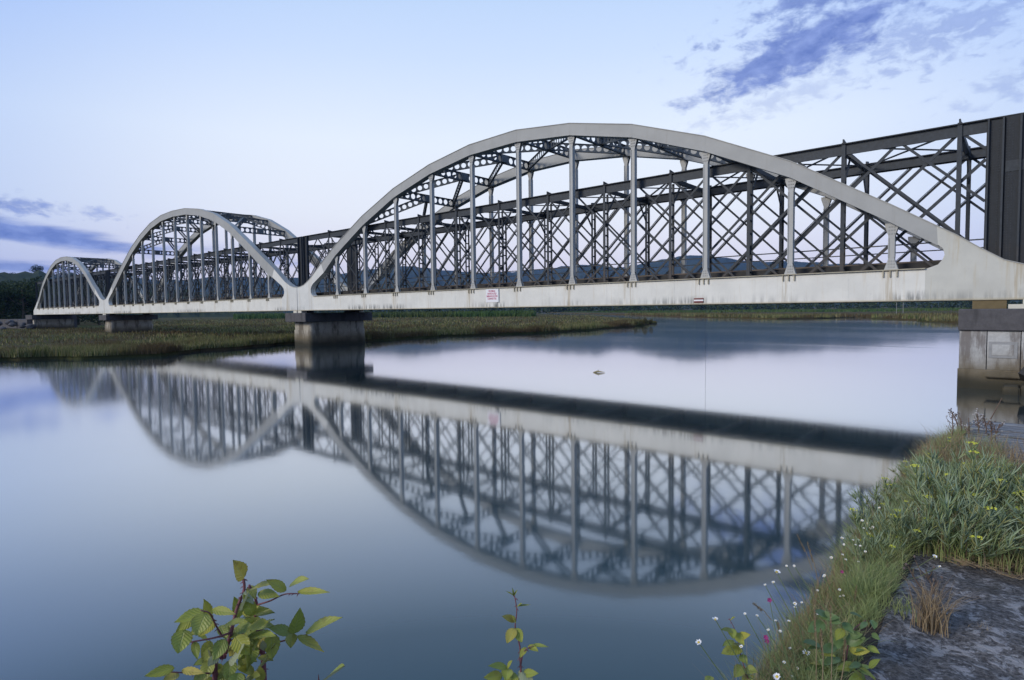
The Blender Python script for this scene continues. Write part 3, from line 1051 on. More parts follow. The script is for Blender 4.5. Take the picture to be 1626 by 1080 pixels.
dw = thing("driftwood", "small pale piece of driftwood floating beyond the bridge reflection", "driftwood", tuple(at_z(950, 592, 0)))
q = Vector(at_z(950, 592, 0))
MB().tube([q + Vector((-0.25, -.05, 0.0)), q + Vector((-0.05, 0, 0.06)), q + Vector((0.12, 0.02, 0.05)), q + Vector((0.32, 0.08, 0.03))], [0.03, 0.05, 0.035, 0.01], 6).build("stick", mat_plain("driftwood_bark", (0.30, 0.26, 0.16)), dw)
MB().tube([q + Vector((-0.05, 0, 0.05)), q + Vector((0.0, 0.05, 0.14))], [0.02, 0.008], 5).build("twig", MAT["deck"], dw)
# E_VEG_MARK
# ------------------------------------------------------------------ far vegetation


def blades(name, pts, hgt, wid, mat, lean=0.25, seg=2, seedv=1):
    """tapered bent blades rooted at pts (n,3): one mesh, for what nobody could count"""
    rng = np.random.default_rng(seedv)
    n = len(pts)
    hgt = np.broadcast_to(hgt, n) * rng.uniform(0.6, 1.15, n)
    a = rng.uniform(0, 2 * np.pi, n)
    side = np.stack([np.cos(a), np.sin(a), np.zeros(n)], 1)
    b = rng.uniform(0, 2 * np.pi, n)
    ld = np.stack([np.cos(b), np.sin(b), np.zeros(n)], 1) * (rng.uniform(0.1, 1, n) * lean)[:, None]
    wid = np.broadcast_to(wid, n) * rng.uniform(0.7, 1.3, n)
    rows = []
    for k in range(seg + 1):
        t = k / seg
        ctr = pts + ld * (hgt * t * t)[:, None] + np.array([0, 0, 1.0]) * (hgt * (t - 0.25 * lean * t * t))[:, None]
        ww = (wid * (1 - t) ** 0.7 * 0.5)[:, None]
        if k < seg:
            rows += [ctr - side * ww, ctr + side * ww]
        else:
            rows += [ctr]
    V = np.stack(rows, 1)
    m_ = V.shape[1]
    base = (np.arange(n) * m_)[:, None]
    tris = []
    for k in range(seg - 1):
        tris += [[2 * k, 2 * k + 1, 2 * k + 3], [2 * k, 2 * k + 3, 2 * k + 2]]
    tris += [[2 * seg - 2, 2 * seg - 1, 2 * seg]]
    T = np.array(tris).reshape(1, -1)
    return np_mesh(name, mat, V.reshape(-1, 3), (base + T).ravel(), 3)


MAT["reed"] = mat_leafy("marsh_grass_blades", [(0.19, 0.20, 0.07), (0.26, 0.23, 0.105), (0.13, 0.16, 0.05), (0.33, 0.27, 0.15), (0.09, 0.11, 0.04)],
                        0.7, 0.1, 0.11, (0.11, 0.08, 0.042), 0.25)
MAT["reed_green"] = mat_leafy("green_reed_blades", [(0.060, 0.115, 0.035), (0.080, 0.135, 0.045), (0.050, 0.095, 0.030)], 0.7, 0.1, 0.02, (0.075, 0.10, 0.035), 0.15)


def along(poly, n, inland, rng, sgn=1.0, power=1.6):
    P_ = np.array(poly)
    d = np.diff(P_, axis=0)
    L = np.hypot(d[:, 0], d[:, 1])
    cum = np.concatenate([[0], np.cumsum(L)])
    s = rng.uniform(0, cum[-1], n)
    i = np.clip(np.searchsorted(cum, s) - 1, 0, len(L) - 1)
    t = (s - cum[i]) / L[i]
    p = P_[i] + d[i] * t[:, None]
    nrm = np.stack([-d[i, 1], d[i, 0]], 1) / L[i][:, None] * sgn
    off = inland * rng.uniform(0, 1, n) ** power - 0.25
    p = p + nrm * off[:, None]
    return np.stack([p[:, 0], p[:, 1], np.full(n, 0.2)], 1)


rng = np.random.default_rng(5)
near_sh = [q for q in shore_main if -12 < q[1] < 34]
mid_sh = [q for q in shore_main if q[1] >= 30]
P_a = along(near_sh, 26000, 9, rng, 1, 1.5)
hh = 0.72 + 0.6 * np.array([mnoise.noise(Vector((x * 0.25, y * 0.25, 3))) for x, y, _ in P_a])
o = link("marsh_grass", blades("marsh_grass", P_a, hh, 0.06, MAT["reed"], 0.4, 2, 3))
tag(o, "rough olive marsh grass along the left bank", kind="stuff")
n = 22000
X = -50 - 110 * rng.uniform(0, 1, n) ** 1.5
Y = rng.uniform(-30, 75, n)
ins = (X < -55.5 - 0.0 * Y)
P_b = np.stack([X, Y, np.full(n, 0.22)], 1)[ins]
hb = 0.5 + 0.35 * np.array([mnoise.noise(Vector((x * 0.12, y * 0.12, 8))) for x, y, _ in P_b])
o = link("marsh_grass", blades("marsh_grass", P_b, hb, 0.12, MAT["reed"], 0.4, 2, 4))
tag(o, "patchy marsh grass behind the left bank and round the piers", kind="stuff")
P_c = along(mid_sh, 16000, 7, rng, 1, 1.4)
hc = 0.75 + 0.8 * np.array([mnoise.noise(Vector((x * 0.2, y * 0.2, 5))) for x, y, _ in P_c])
o = link("marsh_grass", blades("marsh_grass", P_c, hc, 0.10, MAT["reed"], 0.35, 2, 6))
tag(o, "dark marsh grass edging the low island bank beyond the bridge", kind="stuff")
n = 20000
ang = rng.uniform(math.radians(-72), math.radians(-27), n)
r_ = rng.uniform(62, 300, n)
P_d = np.stack([np.sin(ang) * r_, np.cos(ang) * r_, np.full(n, 0.25)], 1)
P_d = P_d[(P_d[:, 0] < -55 - 0.12 * (P_d[:, 1] - 60)) & (P_d[:, 1] < 112 + (-P_d[:, 0] - 57) * 1.25)]
o = link("marsh_grass", blades("marsh_grass", P_d, 0.55, 0.22, MAT["reed"], 0.3, 2, 7))
tag(o, "brown and green marsh spreading behind the bridge", kind="stuff")
# green reed bed, tall band at the back of the marsh
n = 9000
ang = rng.uniform(math.radians(-66), math.radians(-38.6), n)
r_ = rng.uniform(300, 345, n) - 60 * (np.degrees(ang) + 66) / 27
P_e = np.stack([np.sin(ang) * r_, np.cos(ang) * r_, np.full(n, 0.2)], 1)
o = link("reed_bed", blades("reed_bed", P_e, 2.9, 0.55, MAT["reed_green"], 0.2, 2, 8))
tag(o, "tall green reed bed at the back of the marsh", kind="stuff")
far_sh = [q for q in shore_far if -150 < q[0] < 30]
P_f = along(far_sh, 14000, 26, rng, 1, 1.2)
o = link("marsh_grass", blades("marsh_grass", P_f, 1.1, 0.28, MAT["reed"], 0.3, 2, 9))
tag(o, "brown grass fringe of the far river bank on the right", kind="stuff")
n = 12000
X = rng.uniform(-560, 120, n)
Y = rng.uniform(330, 520, n)
P_g = np.stack([X, Y, np.full(n, 0.2)], 1)
P_g = P_g[P_g[:, 1] > 330 + np.maximum(0, -170 - P_g[:, 0]) * 0.9]
o = link("meadow_grass", blades("meadow_grass", P_g, 1.5, 1.0, MAT["reed_green"], 0.3, 2, 10))
tag(o, "green meadow strip in front of the distant trees", kind="stuff")


def leaf_cloud(center, radii, n, size, rng, shell=0.55):
    """random leaf-sized quads filling an ellipsoid"""
    d = rng.normal(size=(n, 3))
    d /= np.linalg.norm(d, axis=1)[:, None]
    r = rng.uniform(shell, 1.0, n) ** 0.7
    c = np.array(center) + d * r[:, None] * np.array(radii)
    u = rng.normal(size=(n, 3))
    u /= np.linalg.norm(u, axis=1)[:, None]
    v = np.cross(u, rng.normal(size=(n, 3)))
    v /= np.linalg.norm(v, axis=1)[:, None]
    s = size * rng.uniform(0.6, 1.3, n)[:, None]
    q = np.stack([c - u * s, c + v * s * 0.6, c + u * s, c - v * s * 0.6], 1)
    return q.reshape(-1, 3)


MAT["crown"] = mat_leafy("tree_foliage", [(0.030, 0.048, 0.020), (0.042, 0.062, 0.024), (0.055, 0.075, 0.030), (0.024, 0.040, 0.018)], 0.7, 0.15, 0, None, 0.1)
MAT["crown2"] = mat_leafy("bush_foliage", [(0.09, 0.10, 0.04), (0.12, 0.12, 0.05), (0.09, 0.075, 0.04)], 0.7, 0.15, 0, None, 0.1)
MAT["bark"] = mat_plain("tree_bark", (0.09, 0.07, 0.05), 0.3, 3)


def tree_meshes(kind, seedv):
    rg = np.random.default_rng(seedv)
    rd = random.Random(seedv)
    H = 1.0
    tk = MB()
    quads = []
    if kind == "broad":
        tk.tube([(0, 0, 0), (0.01, 0, 0.2), (-0.01, 0.01, 0.45), (0.0, 0, 0.8)], [0.030, 0.024, 0.018, 0.006], 7)
        for i in range(9):
            a, zz = rd.uniform(0, 6.28), rd.uniform(0.2, 0.6)
            rr = rd.uniform(0.18, 0.34)
            e = (rr * math.cos(a), rr * math.sin(a), zz + rd.uniform(0.1, 0.25))
            tk.tube([(0, 0, zz), (e[0] * 0.5, e[1] * 0.5, zz + 0.06), e], [0.012, 0.009, 0.003], 5)
            rad = rd.uniform(0.12, 0.22)
            quads.append(leaf_cloud(e, (rad * 1.15, rad * 1.15, rad * 0.85), 170, 0.026, rg))
        quads.append(leaf_cloud((0, 0, 0.78), (0.22, 0.22, 0.2), 260, 0.026, rg))
        quads.append(leaf_cloud((0, 0, 0.25), (0.33, 0.33, 0.22), 260, 0.028, rg))
    elif kind == "pine":
        tk.tube([(0, 0, 0), (0.01, 0, 0.4), (0.0, 0.01, 0.9)], [0.02, 0.016, 0.008], 6)
        for i in range(7):
            a = rd.uniform(0, 6.28)
            rr = rd.uniform(0.05, 0.22)
            e = (rr * math.cos(a), rr * math.sin(a), rd.uniform(0.68, 0.95))
            tk.tube([(0, 0, 0.62), e], [0.01, 0.003], 4)
            quads.append(leaf_cloud(e, (0.13, 0.13, 0.07), 110, 0.024, rg))
    else:
        for i in range(6):
            a, rr = rd.uniform(0, 6.28), rd.uniform(0.1, 0.4)
            e = (rr * math.cos(a), rr * math.sin(a), rd.uniform(0.35, 0.7))
            tk.tube([(0, 0, 0), e], [0.03, 0.008], 5)
            quads.append(leaf_cloud(e, (0.28, 0.28, 0.26), 220, 0.05, rg))
    q = np.concatenate(quads)
    q = q[: len(q) // 4 * 4]
    crown = np_mesh("crown", MAT["crown2"] if kind == "bush" else MAT["crown"], q, np.arange(len(q)), 4)
    trunk = tk.mesh("trunk", MAT["bark"])
    return trunk, crown


TREES = {("broad", i): tree_meshes("broad", 20 + i) for i in range(3)}
TREES.update({("pine", i): tree_meshes("pine", 40 + i) for i in range(2)})
TREES[("bush", 0)] = tree_meshes("bush", 60)


def tree(kind, i, loc, hgt, wid, label, cat, name, group=None):
    t = thing(name, label, cat, loc, group)
    t.scale = (wid, wid, hgt)
    t.rotation_euler = (0, 0, random.uniform(0, 6.28))
    tr_, cr_ = TREES[(kind, i)]
    link("trunk", tr_, t)
    link("crown", cr_, t)
    return t


# the grove on the left, behind the far abutment
for i in range(30):
    px = -70 + i * 9.0 + random.uniform(-8, 8)
    dist = random.choice([196, 212, 235, 262, 290])
    d = ray(px, 500)
    k = dist / math.hypot(d.x, d.y)
    hgt = (0.0155 + 0.041 * (1 if px < 130 else 0.9)) * dist * random.uniform(0.93, 1.12)
    tree("broad", i % 3, (d.x * k, d.y * k, 0.2), hgt, hgt * random.uniform(0.8, 1.1),
         "dense dark green tree in the grove beyond the far end of the bridge", "tree", "broadleaf_tree", "trees of the dark grove")
for px, e, hgt in ((58, 3.25, 15), (100, 3.12, 10), (112, 3.15, 9), (118, 3.1, 9), (20, 3.05, 8), (36, 3.1, 7)):
    d = ray(px, 440)
    k = 890 / math.hypot(d.x, d.y)
    tree("broad", int(px) % 3, (d.x * k, d.y * k, EYE + 890 * math.tan(math.radians(e)) - 5.5), hgt, hgt * 1.1,
         "small dark tree standing out on the skyline of the left hill", "tree", "skyline_tree", "trees on the left skyline")
for px, py, dist, hgt in ((1033, 514, 108, 1.3), (1024, 515, 107, 1.5), (1010, 517, 103, 1.2)):
    d = ray(px, py)
    k = dist / math.hypot(d.x, d.y)
    tree("bush", 0, (d.x * k, d.y * k, 0.15), hgt, hgt * 0.75, "dark round bush on the tip of the marsh spit beyond the bridge", "bush", "round_bush", "bushes on the spit")
# far off wood: reads as one band
rg = np.random.default_rng(77)
qs = []
for i in range(420):
    a = math.radians(rg.uniform(-60, 12))
    d = rg.uniform(620, 780)
    hh_ = rg.uniform(5, 11)
    qs.append(leaf_cloud((math.sin(a) * d, math.cos(a) * d, hh_ * 0.5), (hh_ * 0.6, hh_ * 0.6, hh_ * 0.52), 46, 1.3, rg, 0.75))
q = np.concatenate(qs)
o = link("treeline", np_mesh("treeline", MAT["crown"], q, np.arange(len(q)), 4))
tag(o, "distant dark band of trees under the girder line", kind="stuff")
# pale goal-like frame on the far meadow
gp = thing("pole_frame", "pale frame of two poles and a crossbar on the far meadow at the right", "pole frame", tuple(at_depth(1429, 493, 190)))
for px in (1423.5, 1434):
    a = at_depth(px, 493.5, 190)
    MB().tube([(a.x, a.y, 0.2), (a.x, a.y, a.z + 2.6)], 0.07, 6).build("pole", MAT["patch"], gp)
a, b_ = at_depth(1423.5, 490.5, 190), at_depth(1434, 490.5, 190)
MB().tube([a, b_], 0.045, 6).build("crossbar", MAT["patch"], gp)
# pale rubble by the far abutment
rk = []
for s_ in range(3):
    bm = bmesh.new()
    bmesh.ops.create_icosphere(bm, subdivisions=2, radius=1)
    for v_ in bm.verts:
        v_.co *= 1 + 0.35 * mnoise.noise(v_.co * 1.3 + Vector((s_ * 7, 0, 0)))
        v_.co.z *= 0.65
    me = bpy.data.meshes.new("rock")
    bm.to_mesh(me)
    bm.free()
    me.materials.append(MAT["cap"])
    rk.append(me)
for i in range(12):
    d = ray(random.uniform(-10, 50), 508)
    k = random.uniform(150, 172) / math.hypot(d.x, d.y)
    o = link("rubble_rock", rk[i % 3])
    o.location = (d.x * k, d.y * k, random.uniform(0.3, 1.6))
    sc = random.uniform(0.5, 1.0)
    o.scale = (sc, sc, sc)
    o.rotation_euler = (0, 0, random.uniform(0, 6))
    tag(o, "grey rubble rock on the slope beside the far abutment", "rock", "rubble rocks at the far end of the bridge")

# ------------------------------------------------------------------ quay in the foreground
mt, h, b = material("lichened_stone", 0.95, 0.06)
p = pos(h)
nA = h.noise(h.mapping(p, (1, 1, 1), (0, 0, 0), (0, 0, 0.5)), 5.0, 8, 0.7, 0.3)
nB = h.noise(h.mapping(p, (11, 15, 11), (0, 0, 0), (0, 0, 0.5)), 1.0, 8, 0.75, 0.5)
nC = h.noise(p, 45, 4, 0.7)
nD = h.noise(p, 1.7, 4, 0.6)
c = h.mix(h.smooth(nC, 0.3, 0.7), (0.065, 0.060, 0.060), (0.22, 0.205, 0.20))
c = h.mix(h.math("MULTIPLY", h.smooth(nB, 0.52, 0.60), 0.8), c, (0.42, 0.40, 0.405))
c = h.mix(h.math("MULTIPLY", h.smooth(h.math("ADD", nA, h.math("MULTIPLY", nC, 0.08)), 0.60, 0.65), 0.85), c, (0.36, 0.35, 0.355))
c = h.mix(h.math("MULTIPLY", h.smooth(nD, 0.62, 0.7), 0.4), c, (0.075, 0.065, 0.05))
h.link(c, b.inputs["Base Color"])
bump(h, b, h.math("ADD", h.math("MULTIPLY", nB, 1.2), nC), 1.0, 0.022)
MAT["stone"] = mt
MAT["soil"] = mat_plain("dry_soil", (0.065, 0.052, 0.040), 0.4, 20, 0.95, 0.1, 0.8)
QZ = 1.40
qw = thing("quay_wall", "old stone quay edge with lichened slabs in the lower right corner", "quay wall", (0, 0, 0))


def slab(x0, x1, y0, y1, zt, zb_, seedv, step=0.05, rnd=0.12):
    """dressed stone with a worn, uneven top and rounded edge"""
    nx, ny = max(4, int((x1 - x0) / step)), max(4, int((y1 - y0) / step))
    vs, fs = [], []
    for j in range(ny + 1):
        for i in range(nx + 1):
            x, y = x0 + (x1 - x0) * i / nx, y0 + (y1 - y0) * j / ny
            e = min(x - x0, x1 - x, y - y0, y1 - y)
            q = min(1, e / rnd)
            z = zt - (1 - math.sqrt(max(0, 1 - (1 - q) ** 2))) * rnd * 0.8
            z += 0.038 * mnoise.fractal(Vector((x * 2.2, y * 2.2, seedv)), 0.8, 2, 4) + 0.006 * mnoise.noise(Vector((x * 17, y * 17, seedv)))
            wob = 0.05 * mnoise.noise(Vector((y * 1.6, seedv, x * 1.6))) * (1 - q)
            vs.append((x + wob, y + wob, z))
    k = nx + 1
    for j in range(ny):
        for i in range(nx):
            a = j * k + i
            fs.append((a, a + 1, a + k + 1, a + k))
    ring = [i for i in range(nx + 1)] + [j * k + nx for j in range(1, ny + 1)] + [ny * k + i for i in range(nx - 1, -1, -1)] + [j * k for j in range(ny - 1, 0, -1)]
    o = len(vs)
    vs += [(vs[i][0], vs[i][1], zb_) for i in ring]
    n = len(ring)
    fs += [(ring[i], o + i, o + (i + 1) % n, ring[(i + 1) % n]) for i in range(n)]
    return MB().add(vs, fs).build("stone", MAT["stone"], qw, smooth=True)


ys = [-2.6, -0.6, 1.15, 5.4, 7.0, 8.8, 10.4]
for i in range(len(ys) - 1):
    a, b_ = ys[i] + 0.012, ys[i + 1] - 0.012
    st = 0.04 if i == 2 else 0.12
    slab(-0.60, 1.55, a, b_, QZ + (0, -0.01, 0.0, 0.01, -0.03, 0)[i], 0.70, i * 3.7, st)
    slab(1.575, 4.4, a, b_, QZ - 0.01, 0.70, i * 5.1 + 40, 0.12)
    slab(-0.57, 2.0, a, b_ + 0.0, 0.69, -0.05, i * 2.3 + 90, 0.2)
    slab(-0.62, 2.0, a + 0.0, b_, -0.06, -1.0, i * 2.9 + 70, 0.25)
MB().box(-0.45, 4.3, -2.5, 10.2, -1.0, 0.66).build("core", MAT["soil"], qw)
# soil heap under the plants
sv, sf = [], []
NX, NY = 40, 50
for j in range(NY + 1):
    for i in range(NX + 1):
        x, y = -0.62 + 2.4 * i / NX, 4.70 + 3.45 * j / NY
        e = min(1, (x + 0.62) / 0.25, (y - 4.70 - 0.25 * mnoise.noise(Vector((x * 2, 1, 1)))) / 0.35, (8.15 - y) / 0.3, (1.78 - x) / 0.3)
        z = QZ - 0.06 + 0.11 * max(0, e) + 0.04 * mnoise.fractal(Vector((x * 4, y * 4, 2)), 1, 2, 4)
        sv.append((x, y, z))
for j in range(NY):
    for i in range(NX):
        a = j * (NX + 1) + i
        sf.append((a, a + 1, a + NX + 2, a + NX + 1))
o = MB().add(sv, sf).build("soil", MAT["soil"], smooth=True)
tag(o, "dry soil and litter gathered on the quay under the plants", kind="structure")
# weathered planks beyond the plants
mt, h, b = material("weathered_timber", 0.95, 0.05)
p = pos(h)
g1 = h.noise(h.mapping(p, (1.2, 28, 10)), 1.0, 6, 0.65)
g2 = h.noise(p, 12, 4)
c = h.mix(h.smooth(g1, 0.35, 0.65), (0.085, 0.083, 0.085), (0.33, 0.32, 0.32))
c = h.mix(h.math("MULTIPLY", h.smooth(g2, 0.55, 0.7), 0.5), c, (0.10, 0.09, 0.08))
h.link(c, b.inputs["Base Color"])
bump(h, b, g1, 0.6, 0.02)
MAT["plank"] = mt
dkp = thing("plank_deck", "weathered grey planks lying along the end of the quay, at the right edge", "plank deck", (1, 9, QZ))
y = 7.35
while y < 10.3:
    wd = random.uniform(0.17, 0.23)
    z = QZ + 0.02 + random.uniform(0, 0.025)
    o = MB().box(-0.52 + random.uniform(-.05, .05), 3.5, y, y + wd - 0.018, z, z + 0.06).build("plank", MAT["plank"], dkp)
    bevel_obj(o, 0.008, 1)
    y += wd

# ------------------------------------------------------------------ foreground plants
MAT["samphire"] = mat_leafy("samphire_leaves", [(0.29, 0.36, 0.20), (0.37, 0.43, 0.27), (0.19, 0.27, 0.13), (0.25, 0.31, 0.12), (0.24, 0.32, 0.21), (0.36, 0.34, 0.12), (0.12, 0.18, 0.09), (0.30, 0.37, 0.25)], 0.45, 0.4, 0, None, 0.15)
MAT["grass"] = mat_leafy("grass_blades", [(0.29, 0.36, 0.10), (0.36, 0.42, 0.14), (0.37, 0.41, 0.19), (0.50, 0.42, 0.23), (0.22, 0.30, 0.08), (0.46, 0.40, 0.20), (0.17, 0.24, 0.08)], 0.55, 0.3, 3.0, (0.33, 0.38, 0.15), 0.4)
MAT["straw"] = mat_leafy("dry_straw", [(0.33, 0.24, 0.135), (0.26, 0.185, 0.105), (0.40, 0.31, 0.19), (0.20, 0.14, 0.09)], 0.7, 0.2, 0, None, 0.2)
MAT["deadstem"] = mat_plain("dead_stem", (0.13, 0.085, 0.06), 0.3, 30)
MAT["greenstem"] = mat_plain("green_stem", (0.13, 0.17, 0.07), 0.3, 30)
MAT["petal"] = mat_plain("white_petal", (0.82, 0.80, 0.80), 0.05, 30, 0.6)
MAT["petal2"] = mat_plain("magenta_petal", (0.30, 0.035, 0.16), 0.2, 30, 0.6)
MAT["disc"] = mat_plain("daisy_disc", (0.60, 0.42, 0.06), 0.2, 40)
MAT["umbel"] = mat_plain("yellow_green_umbel", (0.50, 0.52, 0.07), 0.25, 40)


def samphire(seedv):
    rd = random.Random(seedv)
    lf, st, um = MB(), MB(), MB()
    for i in range(34):
        a = rd.uniform(0, 6.28)
        til = rd.uniform(0.1, 1.15) ** 0.9
        L = rd.uniform(0.22, 0.44) * (1.1 - 0.3 * til)
        r0 = rd.uniform(0, 0.14)
        p0 = Vector((r0 * math.cos(a), r0 * math.sin(a), 0))
        d = Vector((math.sin(til) * math.cos(a), math.sin(til) * math.sin(a), math.cos(til)))
        p1 = p0 + d * L * 0.6
        p2 = p0 + d * L + Vector((0, 0, 0.05))
        st.tube([p0, p1, p2], [0.005, 0.004, 0.0025], 4, False)
        for jn in range(5):
            t = 0.45 + 0.14 * jn
            q = p0.lerp(p2, min(t, 1))
            for kf in range(2 if jn < 4 else 5):
                aa = rd.uniform(0, 6.28)
                sp_ = rd.uniform(0.3, 0.95)
                up = (d + Vector((0, 0, 0.5))).normalized()
                sd_ = Vector((math.cos(aa), math.sin(aa), 0))
                dr = (up * math.cos(sp_) + sd_ * math.sin(sp_)).normalized()
                LL = rd.uniform(0.06, 0.135)
                e1 = q + dr * LL * 0.5 + Vector((0, 0, -0.002))
                e2 = q + dr * LL + up * LL * 0.22
                lf.tube([q, e1, e2], [0.0026, 0.0054, 0.0016], 5, False)
                if rd.random() < 0.6:
                    f2 = e1 + (dr + sd_.cross(up) * 0.7).normalized() * LL * 0.5
                    lf.tube([e1, f2], [0.0042, 0.0013], 4, False)
        if rd.random() < 0.10:
            top = p2 + Vector((0, 0, 0.06))
            st.tube([p2, top], [0.003, 0.002], 4, False)
            for kf in range(16):
                aa, rr = rd.uniform(0, 6.28), 0.04 * math.sqrt(rd.random())
                c_ = top + Vector((rr * math.cos(aa), rr * math.sin(aa), 0.012 - rr * 0.2))
                um.add([c_ + Vector((0.009, 0, 0)), c_ + Vector((-0.005, 0.008, 0)), c_ + Vector((-0.005, -0.008, 0)), c_ + Vector((0, 0, 0.009))],
                       [(0, 1, 3), (1, 2, 3), (2, 0, 3), (2, 1, 0)])
    return lf.mesh("leaf", MAT["samphire"], smooth=True), st.mesh("stem", MAT["greenstem"]), (um.mesh("umbel", MAT["umbel"]) if um.v else None)


SAM = [samphire(s) for s in (1, 2, 3, 4)]
sam_spots = []
rd = random.Random(3)
for i in range(30):
    Yv = 4.85 + 3.1 * (i % 10) / 10 + rd.uniform(-.12, .12)
    Xv = -0.62 + 0.36 * (i // 10) + rd.uniform(-.08, .08)
    if Yv > 7.0 and Xv > -0.15:
        continue
    sam_spots.append((Xv, Yv, QZ + 0.0))


def sam_label(i, x, y, z):
    if z < 1.39:
        w_ = "outermost grey-green fleshy shore plant, hanging over the water side of the clump"
        g_ = "shore plants hanging over the water"
    elif y < 5.7:
        w_ = "grey-green fleshy shore plant at the front of the clump, against the slab"
        g_ = "shore plants at the front of the clump"
    elif y < 6.9:
        w_ = "grey-green fleshy shore plant in the middle of the clump on the quay"
        g_ = "shore plants in the middle of the clump"
    else:
        w_ = "grey-green fleshy shore plant at the back of the clump, near the planks"
        g_ = "shore plants at the back of the clump"
    if i % 4 in UMB:
        w_, g_ = w_.replace("plant", "plant with yellow umbels"), g_ + " in flower"
    return w_, "plant", (x, y, z), g_


UMB = {k for k, v in enumerate(SAM) if v[2]}
for i, (x, y, z) in enumerate(sam_spots + [(-0.72, 4.55, 1.28), (-0.78, 5.1, 1.2), (-0.8, 5.8, 1.2), (-0.8, 6.5, 1.2), (-0.78, 7.3, 1.2), (0.35, 5.0, QZ), (0.62, 5.2, QZ), (0.9, 5.4, QZ), (0.5, 5.6, QZ)]):
    t = thing("samphire_plant", *sam_label(i, x, y, z))
    t.rotation_euler = (0, 0, rd.uniform(0, 6.28))
    sc = rd.choice([0.5, 0.65, 0.8, 1.0]) * rd.uniform(0.8, 1.0) * (1.0 if y < 6.2 else 0.75)
    t.scale = (sc, sc, sc * rd.uniform(0.9, 1.1))
    lf, st, um = SAM[i % 4]
    ol = link("foliage", lf, t)
    ol["kind"] = "stuff"
    link("stems", st, t)["kind"] = "stuff"
    if um:
        link("flower_umbel", um, t)["kind"] = "stuff"

# earth lip and grass spilling over the edge
sv, sf = [], []
NX, NY = 14, 90
for j in range(NY + 1):
    for i in range(NX + 1):
        f, y = i / NX, 1.7 + 8.2 * j / NY
        wd = 0.50 + 0.08 * mnoise.noise(Vector((y * 0.9, 3, 1))) - 0.12 * min(1, max(0, (y - 7) / 2))
        x = -0.50 - wd * f
        z = QZ + 0.015 - 0.30 * f ** 1.6 + 0.035 * mnoise.fractal(Vector((x * 5, y * 5, 6)), 1, 2, 4) - (0.08 if i == 0 else 0)
        if i == NX:
            z = 0.55
        sv.append((x, y, z))
for j in range(NY):
    for i in range(NX):
        a = j * (NX + 1) + i
        sf.append((a + 1, a, a + NX + 1, a + NX + 2))
o = MB().add(sv, sf).build("earth_lip", MAT["soil"], smooth=True)
tag(o, "earth lip grown over with grass along the quay edge", kind="structure")
n = 70000
Yg = 1.9 + 7.6 * rng.uniform(0, 1, n) ** 1.35
fg = rng.uniform(0, 1, n) ** 0.8
Xg = -0.54 - (0.47 - 0.10 * np.clip((Yg - 5) / 3, 0, 1)) * fg
Zg = QZ - 0.01 - 0.30 * fg ** 1.6
Pg = np.stack([Xg, Yg, Zg], 1)
clump = np.array([mnoise.noise(Vector((x * 5.0, y * 4.0, 4))) + 0.6 * mnoise.noise(Vector((x * 11.0, y * 9.0, 9))) for x, y, _ in Pg])
keep = clump > -0.22 + 0.3 * (rng.uniform(0, 1, n) - 0.5)
Pg, clump = Pg[keep], clump[keep]
hg = np.clip(0.11 + 0.15 * clump + 0.05 * rng.normal(size=len(Pg)), 0.05, 0.34) * (1 + 0.25 * (Pg[:, 1] > 4.5))
o = link("edge_grass", blades("edge_grass", Pg, hg, 0.0040, MAT["grass"], 0.95, 4, 12))
tag(o, "lush green grass growing over the quay edge", kind="stuff")
n = 4500
Yg = 2.2 + 6.5 * rng.uniform(0, 1, n)
Pg = np.stack([-0.56 - 0.38 * rng.uniform(0, 1, n), Yg, np.full(n, 1.28)], 1)
o = link("dry_grass", blades("dry_grass", Pg, 0.26, 0.003, MAT["straw"], 1.0, 4, 13))
tag(o, "dry straw blades mixed into the edge grass", kind="stuff")
n = 16000
Yg = 4.7 + 3.6 * rng.uniform(0, 1, n)
Xg = -0.66 + 1.9 * rng.uniform(0, 1, n) ** 1.4
kp = (Yg < 7.0) | (Xg < -0.15)
Pg = np.stack([Xg, Yg, np.full(n, 1.40)], 1)[kp]
hg = 0.30 + 0.14 * np.array([mnoise.noise(Vector((x * 2.5, y * 2.5, 2))) for x, y, _ in Pg])
o = link("clump_grass", blades("clump_grass", Pg, hg, 0.0042, MAT["grass"], 0.8, 4, 16))
tag(o, "grass growing up through the shore plants", kind="stuff")
o = link("dry_grass", blades("dry_grass", Pg[::6] + np.array([0.02, 0.03, 0]), 0.36, 0.005, MAT["straw"], 0.7, 4, 17))
tag(o, "dry stalks standing in the shore plants", kind="stuff")
# litter of straw on the soil and the slab
n = 1100
Yl = 4.6 + 0.75 * rng.uniform(0, 1, n) ** 1.5
Pl = np.stack([rng.uniform(-0.3, 1.6, n), Yl, np.full(n, 1.45)], 1)
rgl = np.random.default_rng(8)
mbl = MB()
for x, y, z in Pl:
    a = rgl.uniform(0, 3.14)
    L = rgl.uniform(0.03, 0.14)
    zz = z - 0.02
    mbl.beam((x, y, zz), (x + L * math.cos(a), y + L * math.sin(a) * 0.6, zz + rgl.uniform(-0.01, 0.03)), 0.004, 0.002)
tag(mbl.build("straw_litter", MAT["straw"]), "broken straw lying on the soil under the plants", kind="stuff")
n = 900
Pd = np.stack([rng.uniform(-0.2, 1.7, n), 4.72 + 0.5 * rng.uniform(0, 1, n), np.full(n, 1.42)], 1)
o = link("dry_grass", blades("dry_grass", Pd, 0.16, 0.0045, MAT["straw"], 1.1, 4, 14))
tag(o, "withered grass at the foot of the shore plants", kind="stuff")
